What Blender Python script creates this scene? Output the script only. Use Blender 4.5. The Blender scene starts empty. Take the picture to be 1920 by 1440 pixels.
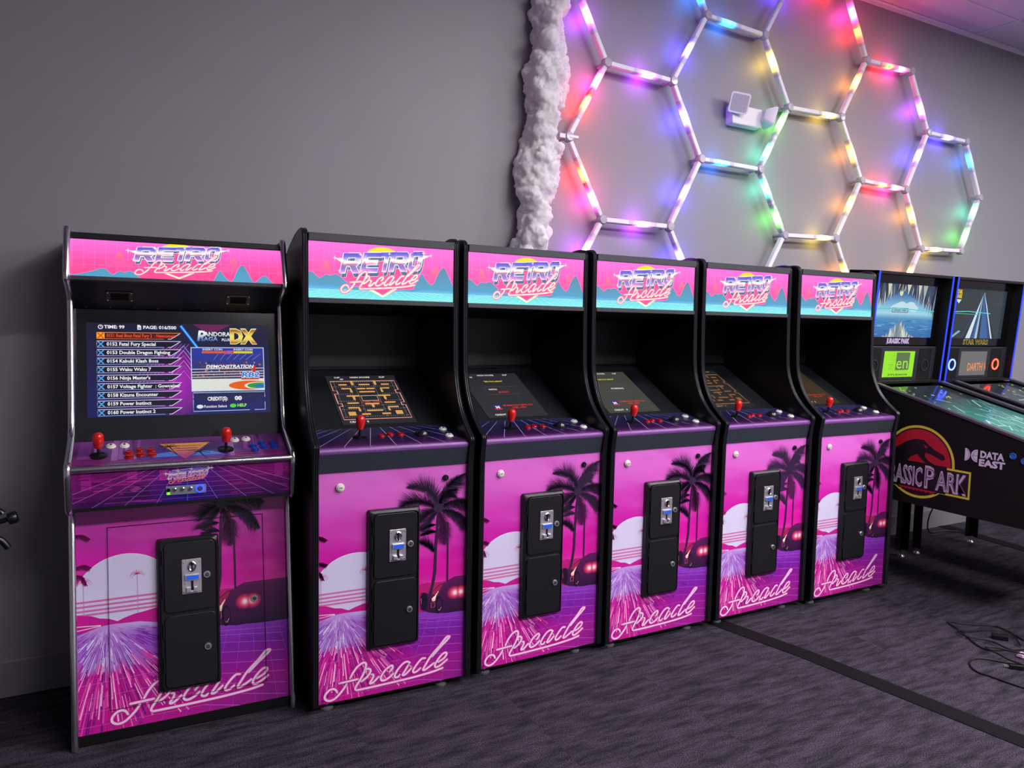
import bpy, bmesh, math, random
from mathutils import Vector, Matrix, noise
from mathutils.geometry import tessellate_polygon
random.seed(7)
S = bpy.context.scene
COL = S.collection

# ------------------------------------------------------------------ camera
cam_d = bpy.data.cameras.new('camera'); cam = bpy.data.objects.new('camera', cam_d); COL.objects.link(cam)
R_ = Vector((0.8788, -0.4767, 0.0203)); F_ = Vector((0.4767, 0.8755, -0.0788)).normalized()
U_ = R_.cross(F_).normalized(); R_ = F_.cross(U_).normalized()
cam.matrix_world = Matrix(((R_.x, U_.x, -F_.x, -0.3242), (R_.y, U_.y, -F_.y, -2.7185), (R_.z, U_.z, -F_.z, 1.4991), (0, 0, 0, 1)))
cam_d.sensor_width = 36.0; cam_d.lens = 1395.7 / 1920 * 36.0; cam_d.clip_start = 0.05; cam_d.clip_end = 60
S.camera = cam
# ------------------------------------------------------------------ world, view
w = bpy.data.worlds.new('world'); S.world = w; w.use_nodes = True
w.node_tree.nodes['Background'].inputs[0].default_value = (0.5, 0.47, 0.55, 1)
w.node_tree.nodes['Background'].inputs[1].default_value = 0.05
S.view_settings.view_transform = 'Standard'; S.view_settings.look = 'None'
S.view_settings.gamma = 1.0; S.view_settings.exposure = 0.0; S.view_settings.use_curve_mapping = False
# ceiling panels of the room: (x, y, radiance); leftmost added to brighten the two-player cabinet
TROFFERS = [(1.13, -4.3, 40), (2.35, -4.3, 78), (4.79, -4.3, 82), (7.23, -4.3, 54), (2.35, -1.9, 40), (4.79, -1.9, 44), (7.23, -1.9, 32)]

# ------------------------------------------------------------------ colour, material helpers
def hx(h):
    c = [int(h[i:i + 2], 16) / 255 for i in (0, 2, 4)]
    return tuple(x / 12.92 if x <= 0.04045 else ((x + 0.055) / 1.055) ** 2.4 for x in c)
def lerp(a, b, t):
    t = max(0.0, min(1.0, t)); return tuple(x + (y - x) * t for x, y in zip(a, b))
def ramp(stops):
    st = [(p, hx(c)) for p, c in stops]
    def f(v):
        if v <= st[0][0]: return st[0][1]
        for (p0, c0), (p1, c1) in zip(st, st[1:]):
            if v <= p1: return lerp(c0, c1, (v - p0) / max(1e-9, p1 - p0))
        return st[-1][1]
    return f
MATS = {}
def mat(name, col, rough=0.5, metal=0.0, emit=None, strength=0.0, spec=0.5, coat=0.0, noise_amt=0.0, noise_scale=30.0, bump=0.0):
    m = bpy.data.materials.new(name); m.use_nodes = True; nt = m.node_tree; b = nt.nodes['Principled BSDF']
    c = hx(col) if isinstance(col, str) else col
    b.inputs['Base Color'].default_value = (*c, 1); b.inputs['Roughness'].default_value = rough
    b.inputs['Metallic'].default_value = metal; b.inputs['Specular IOR Level'].default_value = spec
    b.inputs['Coat Weight'].default_value = coat; b.inputs['Coat Roughness'].default_value = 0.08
    if emit is not None:
        e = hx(emit) if isinstance(emit, str) else emit
        b.inputs['Emission Color'].default_value = (*e, 1); b.inputs['Emission Strength'].default_value = strength
    if noise_amt or bump:
        tc = nt.nodes.new('ShaderNodeTexCoord'); n = nt.nodes.new('ShaderNodeTexNoise')
        n.inputs['Scale'].default_value = noise_scale; n.inputs['Detail'].default_value = 4
        nt.links.new(tc.outputs['Object'], n.inputs['Vector'])
        if noise_amt:
            mr = nt.nodes.new('ShaderNodeMapRange'); mr.inputs[3].default_value = 1 - noise_amt; mr.inputs[4].default_value = 1 + noise_amt
            nt.links.new(n.outputs['Fac'], mr.inputs[0])
            mx = nt.nodes.new('ShaderNodeVectorMath'); mx.operation = 'SCALE'; mx.inputs[0].default_value = c
            nt.links.new(mr.outputs[0], mx.inputs['Scale']); nt.links.new(mx.outputs[0], b.inputs['Base Color'])
        if bump:
            bp = nt.nodes.new('ShaderNodeBump'); bp.inputs['Strength'].default_value = bump; bp.inputs['Distance'].default_value = 0.002
            nt.links.new(n.outputs['Fac'], bp.inputs['Height']); nt.links.new(bp.outputs[0], b.inputs['Normal'])
    MATS[name] = m; return m
def print_mat(name, rough=0.35, coat=0.0, emis=0.0, base=1.0, sparkle=False):
    """flat print whose colours come from the face colours; emis > 0 for backlit signs and screens"""
    m = bpy.data.materials.new(name); m.use_nodes = True; nt = m.node_tree; b = nt.nodes['Principled BSDF']
    a = nt.nodes.new('ShaderNodeAttribute'); a.attribute_name = 'ink'
    b.inputs['Roughness'].default_value = rough; b.inputs['Coat Weight'].default_value = coat; b.inputs['Coat Roughness'].default_value = 0.05
    if base == 1.0: nt.links.new(a.outputs['Color'], b.inputs['Base Color'])
    else: b.inputs['Base Color'].default_value = (base, base, base, 1)
    if emis:
        nt.links.new(a.outputs['Color'], b.inputs['Emission Color']); b.inputs['Emission Strength'].default_value = emis
    if sparkle:
        tc = nt.nodes.new('ShaderNodeTexCoord'); n = nt.nodes.new('ShaderNodeTexNoise'); n.inputs['Scale'].default_value = 420
        nt.links.new(tc.outputs['Object'], n.inputs['Vector'])
        bp = nt.nodes.new('ShaderNodeBump'); bp.inputs['Strength'].default_value = 0.35; bp.inputs['Distance'].default_value = 0.0015
        nt.links.new(n.outputs['Fac'], bp.inputs['Height']); nt.links.new(bp.outputs[0], b.inputs['Normal'])
    MATS[name] = m; return m

# ------------------------------------------------------------------ mesh builder
def catmull(pts, n=6):
    out = []
    P = [Vector(p) for p in pts]; P = [P[0] * 2 - P[1]] + P + [P[-1] * 2 - P[-2]]
    for i in range(1, len(P) - 2):
        for k in range(n):
            t = k / n
            out.append(0.5 * ((2 * P[i]) + (P[i + 1] - P[i - 1]) * t + (2 * P[i - 1] - 5 * P[i] + 4 * P[i + 1] - P[i + 2]) * t * t + (-P[i - 1] + 3 * P[i] - 3 * P[i + 1] + P[i + 2]) * t ** 3))
    out.append(P[-2]); return out
class MB:
    def __init__(s): s.v = []; s.f = []
    def add(s, vs, fs, M=None):
        o = len(s.v)
        for p in vs:
            p = Vector(p); s.v.append(M @ p if M is not None else p)
        s.f += [[i + o for i in f] for f in fs]; return s
    def box(s, x0, x1, y0, y1, z0, z1, M=None):
        vs = [(x, y, z) for z in (z0, z1) for y in (y0, y1) for x in (x0, x1)]
        return s.add(vs, [(0, 2, 3, 1), (4, 5, 7, 6), (0, 1, 5, 4), (2, 6, 7, 3), (0, 4, 6, 2), (1, 3, 7, 5)], M)
    def prism(s, prof, x0, x1, M=None):
        """profile in (y, z), extruded along x"""
        n = len(prof); vs = [(x0, y, z) for y, z in prof] + [(x1, y, z) for y, z in prof]
        return s.add(vs, [list(range(n))[::-1], list(range(n, 2 * n))] + [(i, (i + 1) % n, n + (i + 1) % n, n + i) for i in range(n)], M)
    def plate(s, prof, z0, z1, M=None):
        """outline in (x, y), extruded along z"""
        n = len(prof); vs = [(x, y, z0) for x, y in prof] + [(x, y, z1) for x, y in prof]
        return s.add(vs, [list(range(n))[::-1], list(range(n, 2 * n))] + [(i, (i + 1) % n, n + (i + 1) % n, n + i) for i in range(n)], M)
    def lathe(s, prof, n=20, M=None, cap=True):
        """(radius, z) about the z axis"""
        vs = []; fs = []
        for r, z in prof:
            for k in range(n): a = 2 * math.pi * k / n; vs.append((r * math.cos(a), r * math.sin(a), z))
        for i in range(len(prof) - 1):
            for k in range(n): fs.append((i * n + k, i * n + (k + 1) % n, (i + 1) * n + (k + 1) % n, (i + 1) * n + k))
        if cap: fs.append(list(range(n))[::-1]); fs.append([(len(prof) - 1) * n + k for k in range(n)])
        return s.add(vs, fs, M)
    def tube(s, pts, r, n=8, M=None, up=(0, 0, 1)):
        P = [Vector(p) for p in pts]; vs = []; fs = []; m = len(P); N = None
        for i, p in enumerate(P):
            t = (P[min(i + 1, m - 1)] - P[max(i - 1, 0)]).normalized()
            if N is None:
                u = Vector(up)
                if abs(t.dot(u)) > 0.95: u = Vector((1, 0, 0))
                N = t.cross(u).normalized()
            N = (N - t * N.dot(t)).normalized(); B = t.cross(N)
            for k in range(n): a = 2 * math.pi * k / n; vs.append(p + (N * math.cos(a) + B * math.sin(a)) * r)
        for i in range(m - 1):
            for k in range(n): fs.append((i * n + k, i * n + (k + 1) % n, (i + 1) * n + (k + 1) % n, (i + 1) * n + k))
        fs += [list(range(n))[::-1], [(m - 1) * n + k for k in range(n)]]
        return s.add(vs, fs, M)
    def build(s, name, m, parent=None, smooth=False, bevel=0.0, M=None, seg=2):
        me = bpy.data.meshes.new(name)
        vs = [M @ v for v in s.v] if M is not None else s.v
        me.from_pydata(vs, [], s.f); me.update()
        if bevel:
            bm = bmesh.new(); bm.from_mesh(me)
            bmesh.ops.recalc_face_normals(bm, faces=bm.faces)
            ed = [e for e in bm.edges if len(e.link_faces) == 2 and e.calc_face_angle(0) > 0.6]
            bmesh.ops.bevel(bm, geom=ed, offset=bevel, segments=seg, affect='EDGES', profile=0.5, clamp_overlap=True)
            bm.to_mesh(me); bm.free()
        else:
            bm = bmesh.new(); bm.from_mesh(me); bmesh.ops.recalc_face_normals(bm, faces=bm.faces); bm.to_mesh(me); bm.free()
        if smooth:
            for p in me.polygons: p.use_smooth = True
            try: me.set_sharp_from_angle(angle=math.radians(40))
            except Exception: pass
        me.materials.append(MATS[m] if isinstance(m, str) else m)
        o = bpy.data.objects.new(name, me); COL.objects.link(o)
        if parent is not None: o.parent = parent
        return o
def rrect(x0, x1, y0, y1, r, n=5):
    out = []
    for cx, cy, a0 in ((x1 - r, y1 - r, 0), (x0 + r, y1 - r, 90), (x0 + r, y0 + r, 180), (x1 - r, y0 + r, 270)):
        for k in range(n + 1): a = math.radians(a0 + 90 * k / n); out.append((cx + r * math.cos(a), cy + r * math.sin(a)))
    return out
def frame(origin, up, ex=(1, 0, 0)):
    """panel space: x right, y up along the panel, z out of it"""
    ex = Vector(ex).normalized(); ey = Vector(up).normalized(); ez = ex.cross(ey)
    o = Vector(origin)
    return Matrix(((ex.x, ey.x, ez.x, o.x), (ex.y, ey.y, ez.y, o.y), (ex.z, ey.z, ez.z, o.z), (0, 0, 0, 1)))
def T(x, y, z): return Matrix.Translation((x, y, z))
def thing(name, label, cat, loc=(0, 0, 0), rz=0.0, group=None):
    o = bpy.data.objects.new(name, None); COL.objects.link(o); o.location = loc; o.rotation_euler = (0, 0, rz)
    o.empty_display_size = 0.1
    o['label'] = label; o['category'] = cat
    if group: o['group'] = group
    return o
def tag(o, label, cat, group=None):
    o['label'] = label; o['category'] = cat
    if group: o['group'] = group
    return o
def struct(o): o['kind'] = 'structure'; return o
def copy_tree(o, parent=None):
    c = o.copy(); COL.objects.link(c); c.parent = parent
    for ch in list(o.children): copy_tree(ch, c)
    return c

# ------------------------------------------------------------------ flat print canvas
GLYPH = {}
def text_tris(s, bold=0.0):
    key = (s, bold)
    if key in GLYPH: return GLYPH[key]
    cu = bpy.data.curves.new('lettering', 'FONT'); cu.body = s; cu.size = 1.0; cu.offset = bold; cu.resolution_u = 2
    ob = bpy.data.objects.new('lettering', cu); COL.objects.link(ob)
    dg = bpy.context.evaluated_depsgraph_get(); dg.update(); ev = ob.evaluated_get(dg); me = ev.to_mesh(); me.calc_loop_triangles()
    V = [(v.co.x, v.co.y) for v in me.vertices]; tr = [[V[i] for i in t.vertices] for t in me.loop_triangles]
    ev.to_mesh_clear(); bpy.data.objects.remove(ob); bpy.data.curves.remove(cu)
    x0 = min(p[0] for t in tr for p in t); x1 = max(p[0] for t in tr for p in t)
    GLYPH[key] = (tr, x0, x1); return GLYPH[key]
def clip_half(pts, ax, val, keep_less):
    out = []
    for i in range(len(pts)):
        a, b = pts[i], pts[(i + 1) % len(pts)]
        da = (val - a[ax]) if keep_less else (a[ax] - val); db = (val - b[ax]) if keep_less else (b[ax] - val)
        if da >= 0: out.append(a)
        if (da > 0 and db < 0) or (da < 0 and db > 0):
            t = da / (da - db); out.append((a[0] + (b[0] - a[0]) * t, a[1] + (b[1] - a[1]) * t))
    return out
class Canvas:
    DZ = 0.00035
    def __init__(s, W, H): s.W, s.H = W, H; s.v = []; s.f = []; s.c = []; s.map = lambda x, y: (x, y); s.clip = (0, W, 0, H)
    def raw(s, pts, col, layer):
        x0, x1, y0, y1 = s.clip
        for ax, val, less in ((0, x1, True), (0, x0, False), (1, y1, True), (1, y0, False)):
            pts = clip_half(pts, ax, val, less)
            if len(pts) < 3: return
        o = len(s.v); s.v += [(p[0], p[1], layer * s.DZ) for p in pts]; s.f.append(list(range(o, o + len(pts))))
        s.c.append([col(p[0], p[1]) if callable(col) else col for p in pts])
    def poly(s, pts, col, layer=1, bands=0):
        if isinstance(col, str): col = hx(col)
        pts = [s.map(*p) for p in pts]
        if len(pts) == 3: tris = [pts]
        else: tris = [[pts[i] for i in t] for t in tessellate_polygon([[Vector((p[0], p[1], 0)) for p in pts]])]
        for t in tris:
            if (t[1][0] - t[0][0]) * (t[2][1] - t[0][1]) - (t[1][1] - t[0][1]) * (t[2][0] - t[0][0]) < 0: t = t[::-1]
            if bands:
                lo = min(p[1] for p in t); hi = max(p[1] for p in t); st = s.H / bands
                k = math.floor(lo / st)
                while k * st < hi:
                    q = clip_half(clip_half(t, 1, k * st, False), 1, (k + 1) * st, True)
                    if len(q) >= 3: s.raw(q, col, layer)
                    k += 1
            else: s.raw(t, col, layer)
    def rect(s, x0, y0, x1, y1, col, layer=0, bands=0): s.poly([(x0, y0), (x1, y0), (x1, y1), (x0, y1)], col, layer, bands)
    def ellipse(s, cx, cy, rx, ry, col, layer=1, n=32, bands=0):
        s.poly([(cx + rx * math.cos(2 * math.pi * k / n), cy + ry * math.sin(2 * math.pi * k / n)) for k in range(n)], col, layer, bands)
    def line(s, pts, wd, col, layer=1, closed=False, cap=True, taper=None):
        P = [Vector(p) for p in pts]
        if closed: P = P + [P[0], P[1]]
        L = []; n = len(P)
        for i in range(n):
            d = P[min(i + 1, n - 1)] - P[max(i - 1, 0)]
            if closed and i == 0: d = P[1] - P[-3]
            if d.length < 1e-9: d = Vector((1, 0))
            d.normalize(); k = wd / 2 if taper is None else wd / 2 * (1 + (taper - 1) * i / (n - 1))
            L.append((P[i] + Vector((-d.y, d.x)) * k, P[i] - Vector((-d.y, d.x)) * k))
        for a, b in zip(L, L[1:]): s.poly([tuple(a[0]), tuple(a[1]), tuple(b[1]), tuple(b[0])], col, layer)
        if cap and not closed:
            for p in (P[0], P[-1]): s.ellipse(p.x, p.y, wd / 2, wd / 2, col, layer, 8)
    def text(s, st, x, y, h, col, layer=2, w=None, align='l', bold=0.012, slant=0.0, rot=0.0, bands=0):
        if isinstance(col, str): col = hx(col)
        tr, x0, x1 = text_tris(st, bold); k = h / 0.70; wx = (x1 - x0) * k; kx = k * (w / wx if w else 1.0); wx = w or wx
        ox = x - (wx if align == 'r' else wx / 2 if align == 'c' else 0); ca, sa = math.cos(rot), math.sin(rot)
        for t in tr:
            q = []
            for p in t:
                px = (p[0] - x0) * kx; py = p[1] * k; px += py * slant; px += ox - x
                q.append((x + px * ca - py * sa, y + px * sa + py * ca))
            s.poly(q, col, layer, bands)
    def build(s, name, m, parent, M):
        me = bpy.data.meshes.new(name); me.from_pydata([M @ Vector(v) for v in s.v], [], s.f); me.update()
        at = me.color_attributes.new('ink', 'FLOAT_COLOR', 'CORNER'); fl = []
        for p, cs in zip(me.polygons, s.c):
            for c in cs: fl += [c[0], c[1], c[2], 1.0]
        at.data.foreach_set('color', fl)
        me.materials.append(MATS[m]); o = bpy.data.objects.new(name, me); COL.objects.link(o)
        if parent is not None: o.parent = parent
        return o

# ------------------------------------------------------------------ materials
mat('wall_paint', (0.236, 0.228, 0.252), 0.55, noise_amt=0.05, noise_scale=3.0, bump=0.06)
mat('base_rubber', (0.20, 0.19, 0.21), 0.5)
mat('white_trim', 'd8d2dc', 0.45)
mat('ceiling_tile', 'd6d0d8', 0.9, noise_amt=0.06, noise_scale=60, bump=0.3)
mat('carpet_back', '17141a', 0.95)
mat('black_laminate', '0a0a0d', 0.32, spec=0.4)
mat('black_satin', '08080a', 0.45)
mat('black_matte', '060607', 0.7, spec=0.25)
mat('t_molding', '17171d', 0.36)
mat('retainer', '33333a', 0.5)
mat('apron_grey', '2b323c', 0.45)
mat('powder_black', '141418', 0.38, noise_amt=0.1, noise_scale=400, bump=0.15)
mat('chrome', 'e6e4ea', 0.2, 1.0)
mat('brushed_metal', 'd6d3dc', 0.38, 0.85)
mat('steel_foot', 'c8c6cc', 0.35, 0.85)
mat('gunmetal', '5c5a62', 0.4, 0.7)
mat('red_plastic', 'd01a14', 0.25, coat=0.3)
mat('red_button', '9c0c10', 0.2, coat=0.4)
mat('white_plastic', 'e2ded6', 0.3, coat=0.2)
mat('blue_plastic', '10309c', 0.25, coat=0.3)
mat('black_plastic', '0b0b0d', 0.3)
mat('ball_grey', '1b1b20', 0.25, coat=0.5)
mat('blue_display', '1040a0', 0.3, emit='2a62e0', strength=0.55)
mat('clear_tube', 'e8e2ee', 0.3, spec=0.5)
mat('clear_joint', 'b0a8b6', 0.2, spec=0.7)
mat('housing_white', 'dcd8e0', 0.4)
mat('lens_grey', 'a8a4b0', 0.3, noise_amt=0.4, noise_scale=160)
mat('tape_black', '0c090e', 0.85, spec=.15)
mat('cable_black', '09090b', 0.45)
mat('tag_pink', 'c8a8c8', 0.6)
mat('bezel_glass', '202327', 0.16, spec=0.45)  # black glass, base greyed to stand in for the room's reflection
mat('dark_glass', '050507', 0.08, spec=0.5)
mat('blue_strip', '1a2a9a', 0.4, emit='2a48ff', strength=0.75)
mat('blue_cloth', '1c2050', 0.9)
mat('pale_cloth', 'c89890', 0.8)
print_mat('panel_print', 0.32, coat=0.0)
print_mat('panel_print_gloss', 0.25, coat=0.15, sparkle=True)
print_mat('deck_print', 0.3, coat=0.25)
print_mat('backlit', 0.2, coat=0.0, emis=1.1, base=0.02)
print_mat('monitor', 0.12, coat=0.0, emis=0.9, base=0.012)
print_mat('side_print', 0.45)

# carpet: dark purple grey, streaked, quarter-turned tile by tile
def carpet_material():
    m = bpy.data.materials.new('carpet'); m.use_nodes = True; nt = m.node_tree; b = nt.nodes['Principled BSDF']; N = nt.nodes.new; L = nt.links.new
    tc = N('ShaderNodeTexCoord'); oi = N('ShaderNodeObjectInfo')
    off = N('ShaderNodeVectorMath'); off.operation = 'SCALE'; off.inputs[0].default_value = (37.0, 91.0, 13.0); L(oi.outputs['Random'], off.inputs['Scale'])
    ad = N('ShaderNodeVectorMath'); ad.operation = 'ADD'; L(tc.outputs['Object'], ad.inputs[0]); L(off.outputs[0], ad.inputs[1])
    mp = N('ShaderNodeMapping'); mp.inputs['Scale'].default_value = (4.2, 22.0, 1.0); L(ad.outputs[0], mp.inputs['Vector'])
    n1 = N('ShaderNodeTexNoise'); n1.inputs['Scale'].default_value = 1.6; n1.inputs['Detail'].default_value = 5; n1.inputs['Roughness'].default_value = 0.6; L(mp.outputs[0], n1.inputs['Vector'])
    n2 = N('ShaderNodeTexNoise'); n2.inputs['Scale'].default_value = 210; n2.inputs['Detail'].default_value = 2; L(tc.outputs['Object'], n2.inputs['Vector'])
    cr = N('ShaderNodeValToRGB'); e = cr.color_ramp.elements; e[0].position = 0.36; e[1].position = 0.62
    e[0].color = (0.015, 0.0125, 0.018, 1); e[1].color = (0.045, 0.037, 0.053, 1); L(n1.outputs['Fac'], cr.inputs[0])
    mr = N('ShaderNodeMapRange'); mr.inputs[1].default_value = 0.35; mr.inputs[2].default_value = 0.65; mr.inputs[3].default_value = 0.30; mr.inputs[4].default_value = 1.75; L(n2.outputs['Fac'], mr.inputs[0])
    mx = N('ShaderNodeVectorMath'); mx.operation = 'SCALE'; L(cr.outputs[0], mx.inputs[0]); L(mr.outputs[0], mx.inputs['Scale']); L(mx.outputs[0], b.inputs['Base Color'])
    b.inputs['Roughness'].default_value = 0.95; b.inputs['Specular IOR Level'].default_value = 0.15
    bp = N('ShaderNodeBump'); bp.inputs['Strength'].default_value = 0.6; bp.inputs['Distance'].default_value = 0.003; L(n2.outputs['Fac'], bp.inputs['Height']); L(bp.outputs[0], b.inputs['Normal'])
    MATS['carpet'] = m
carpet_material()
def cotton_material():
    m = bpy.data.materials.new('cotton'); m.use_nodes = True; nt = m.node_tree; b = nt.nodes['Principled BSDF']; N = nt.nodes.new; L = nt.links.new
    b.inputs['Base Color'].default_value = (0.92, 0.90, 0.93, 1); b.inputs['Roughness'].default_value = 1.0; b.inputs['Specular IOR Level'].default_value = 0.05
    b.inputs['Subsurface Weight'].default_value = 0.8; b.inputs['Subsurface Radius'].default_value = (.035, .033, .035); b.inputs['Subsurface Scale'].default_value = 1.0; b.inputs['Sheen Weight'].default_value = 0.3; b.inputs['Sheen Roughness'].default_value = 0.6
    tr = N('ShaderNodeBsdfTranslucent'); tr.inputs[0].default_value = (0.85, 0.82, 0.86, 1)
    mx = N('ShaderNodeMixShader'); mx.inputs[0].default_value = 0.22; L(b.outputs[0], mx.inputs[1]); L(tr.outputs[0], mx.inputs[2]); L(mx.outputs[0], nt.nodes['Material Output'].inputs[0])
    tc = N('ShaderNodeTexCoord'); n = N('ShaderNodeTexNoise'); n.inputs['Scale'].default_value = 70; n.inputs['Detail'].default_value = 6; n.inputs['Roughness'].default_value = 0.7; L(tc.outputs['Object'], n.inputs['Vector'])
    bp = N('ShaderNodeBump'); bp.inputs['Strength'].default_value = 0.35; bp.inputs['Distance'].default_value = 0.008; L(n.outputs['Fac'], bp.inputs['Height']); L(bp.outputs[0], b.inputs['Normal'])
    MATS['cotton'] = m
cotton_material()

# ------------------------------------------------------------------ setting
YW = 0.703; ZC = 3.722; XL, XR, YF = -3.2, 9.6, -6.2
def slab(name, x0, x1, y0, y1, z0, z1, m): return struct(MB().box(x0, x1, y0, y1, z0, z1).build(name, m))
wall_back = slab('wall_back', XL - .1, XR + .1, YW, YW + .1, 0, ZC + .1, 'wall_paint')
slab('wall_left', XL - .1, XL, YF, YW, 0, ZC + .1, 'wall_paint'); slab('wall_right', XR, XR + .1, YF, YW, 0, ZC + .1, 'wall_paint')
slab('wall_front', XL - .1, XR + .1, YF - .1, YF, 0, ZC + .1, 'wall_paint')
floor = slab('floor', XL - .1, XR + .1, YF - .1, YW + .1, -0.10, -0.006, 'carpet_back')
# carpet tiles, each laid on the floor
TS = 0.61; tile_me = None; kx = int((XR - XL) / TS) + 1; ky = int((YW - YF) / TS) + 1
for i in range(kx):
    for j in range(ky):
        x = XL + TS * (i + .5); y = YW - TS * (j + .5) + 0.0
        if y < -4.4 or x < -2.2 or x > 8.0: continue
        if tile_me is None:
            o = MB().box(-TS / 2 + .0003, TS / 2 - .0003, -TS / 2 + .0003, TS / 2 - .0003, -0.006, 0).build('carpet_tile', 'carpet', floor); tile_me = o.data
        else:
            o = bpy.data.objects.new('carpet_tile', tile_me); COL.objects.link(o); o.parent = floor
        o.location = (x, y, 0)
ob = struct(MB().box(XL, XR, YF, -4.4, -.006, 0).box(XL, -2.2, -4.4, YW, -.006, 0).box(8.0, XR, -4.4, YW, -.006, 0).build('carpet_border', 'carpet', floor)); ob['kind'] = 'stuff'
bb = MB().prism([(YW, 0), (YW - .008, 0), (YW - .008, .138), (YW - .003, .146), (YW, .146)], XL, XR).build('baseboard_back', 'base_rubber'); struct(bb)
tr = MB().prism([(YW, ZC), (YW - .022, ZC), (YW - .022, ZC - .004), (YW - .004, ZC - .004), (YW - .004, ZC - .028), (YW, ZC - .028)], XL, XR).build('trim_1', 'white_trim'); struct(tr)
# ceiling: lay-in tiles on a white grid
ceiling = slab('ceiling', XL - .1, XR + .1, YF - .1, YW + .1, ZC + .03, ZC + .1, 'white_trim')
gx = [5.40 + 1.22 * k for k in range(-7, 4)]; gy = [0.40 - 0.61 * k for k in range(0, 11)]
def cell_lit(cx, cy): return any(abs(cx - t[0]) < .61 and abs(cy - t[1]) < .31 for t in TROFFERS)
ct_me = None; LIT = {}
ycells = [(YW, 0.40)] + list(zip(gy, gy[1:]))
for xa, xb in zip(gx, gx[1:]):
    for ya, yb in ycells:
        cx, cy = (xa + xb) / 2, (ya + yb) / 2
        if cell_lit(cx, cy):
            t = min(TROFFERS, key=lambda t: (t[0] - cx) ** 2 + (t[1] - cy) ** 2); LIT[(t[0], t[1])] = (xa, xb, ya, yb, t[2]); continue
        full = abs((ya - yb) - .61) < .01
        if full and ct_me is not None: o = bpy.data.objects.new('ceiling_tile', ct_me); COL.objects.link(o); o.parent = ceiling
        else:
            h = (ya - yb) / 2
            o = MB().box(-.598, .598, -h + .012, h - .012, .004, .02).build('ceiling_tile', 'ceiling_tile', ceiling, bevel=.003, seg=1)
            if full: ct_me = o.data
        o.location = (cx, cy, ZC)
for x in gx: MB().box(x - .012, x + .012, YF, YW - .004, ZC, ZC + .03).build('grid_bar', 'white_trim', ceiling)
for y in gy: MB().box(XL, XR, y - .012, y + .012, ZC + .0005, ZC + .03).build('grid_bar', 'white_trim', ceiling)
for n_, (xa, xb, ya, yb, L_) in enumerate(LIT.values()):
    t = thing('ceiling_light', 'recessed white ceiling light panel set into the tile grid', 'light', ((xa + xb) / 2, (ya + yb) / 2, ZC), 0, 'ceiling light panels')
    MB().box(-.598, .598, -.293, -.275, -.004, .03).box(-.598, .598, .275, .293, -.004, .03).box(-.598, -.58, -.275, .275, -.004, .03).box(.58, .598, -.275, .275, -.004, .03).build('frame', 'white_trim', t)
    mat('diffuser_%d' % n_, 'f0f0f0', 0.6, emit=(1.0, 0.94, 0.98), strength=L_)
    MB().box(-.58, .58, -.275, .275, .004, .010).build('diffuser', 'diffuser_%d' % n_, t)

# ------------------------------------------------------------------ artwork shared by the cabinets
SCRIPT = [[(.0737,.0373),(.0683,.0481),(.0577,.0545),(.0431,.052),(.0299,.0396),(.0259,.0267),(.0312,.0159),(.0458,.01),(.0644,.0143),(.0831,.0298),(.0992,.0473),(.1099,.0631)],[(.0817,.0717),(.1534,.0747)],[(.1234,.0841),(.1369,.1065),(.1532,.1256),(.1696,.1351),(.1807,.1358),(.1862,.1277),(.1835,.1114),(.1754,.0905),(.1617,.068),(.1481,.0483),(.144,.038),(.1481,.0315),(.1591,.0306),(.2539,.0323),(.3689,.0363),(.4578,.0434),(.5061,.0517)],[(.1864,.0968),(.1836,.1044),(.1918,.1092),(.2024,.1043),(.2036,.0934),(.192,.0774),(.1691,.0623)],[(.2086,.0825),(.2156,.0797),(.2129,.0661),(.2019,.0486),(.2144,.0489),(.2381,.0682)],[(.2819,.0794),(.2932,.0915),(.2931,.1015),(.2831,.102),(.262,.0876),(.2466,.0651),(.2481,.052),(.2594,.0483),(.2792,.0557),(.2962,.0695)],[(.3653,.1006),(.3536,.1071),(.3363,.1018),(.3162,.0827),(.3035,.0623),(.305,.052),(.3165,.0511),(.3236,.0583)],[(.361,.0942),(.3452,.0713),(.3352,.056),(.3439,.0543),(.3569,.0633),(.3714,.0763)],[(.4301,.1072),(.4152,.1071),(.3948,.0877),(.3803,.0674),(.3819,.0569),(.3951,.0587),(.4098,.0689)],[(.46,.1089),(.4927,.1395),(.5318,.1736),(.5332,.1808),(.5195,.1773),(.4926,.1483),(.4569,.1138),(.4363,.0856),(.4217,.0622),(.4277,.0581),(.4455,.0663),(.4678,.0796)],[(.4875,.0803),(.5116,.0919),(.5236,.1074),(.5174,.1144),(.5022,.1084),(.4813,.0858),(.4725,.0684),(.4786,.0599),(.4968,.0653),(.5255,.0834)]]
STROKES = [[tuple(p) for p in catmull([(a, b, 0) for a, b in st], 5)] if len(st) > 2 else [(a, b, 0) for a, b in st] for st in SCRIPT]
STROKES = [[(p[0], p[1]) for p in st] for st in STROKES]
def script(cv, fx, wd, core, halo, layer, halo_w=1.9):
    for st in STROKES:
        q = [fx(*p) for p in st]
        if halo: cv.line(q, wd * halo_w, halo, layer)
        cv.line(q, wd, core, layer + 1)
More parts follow.
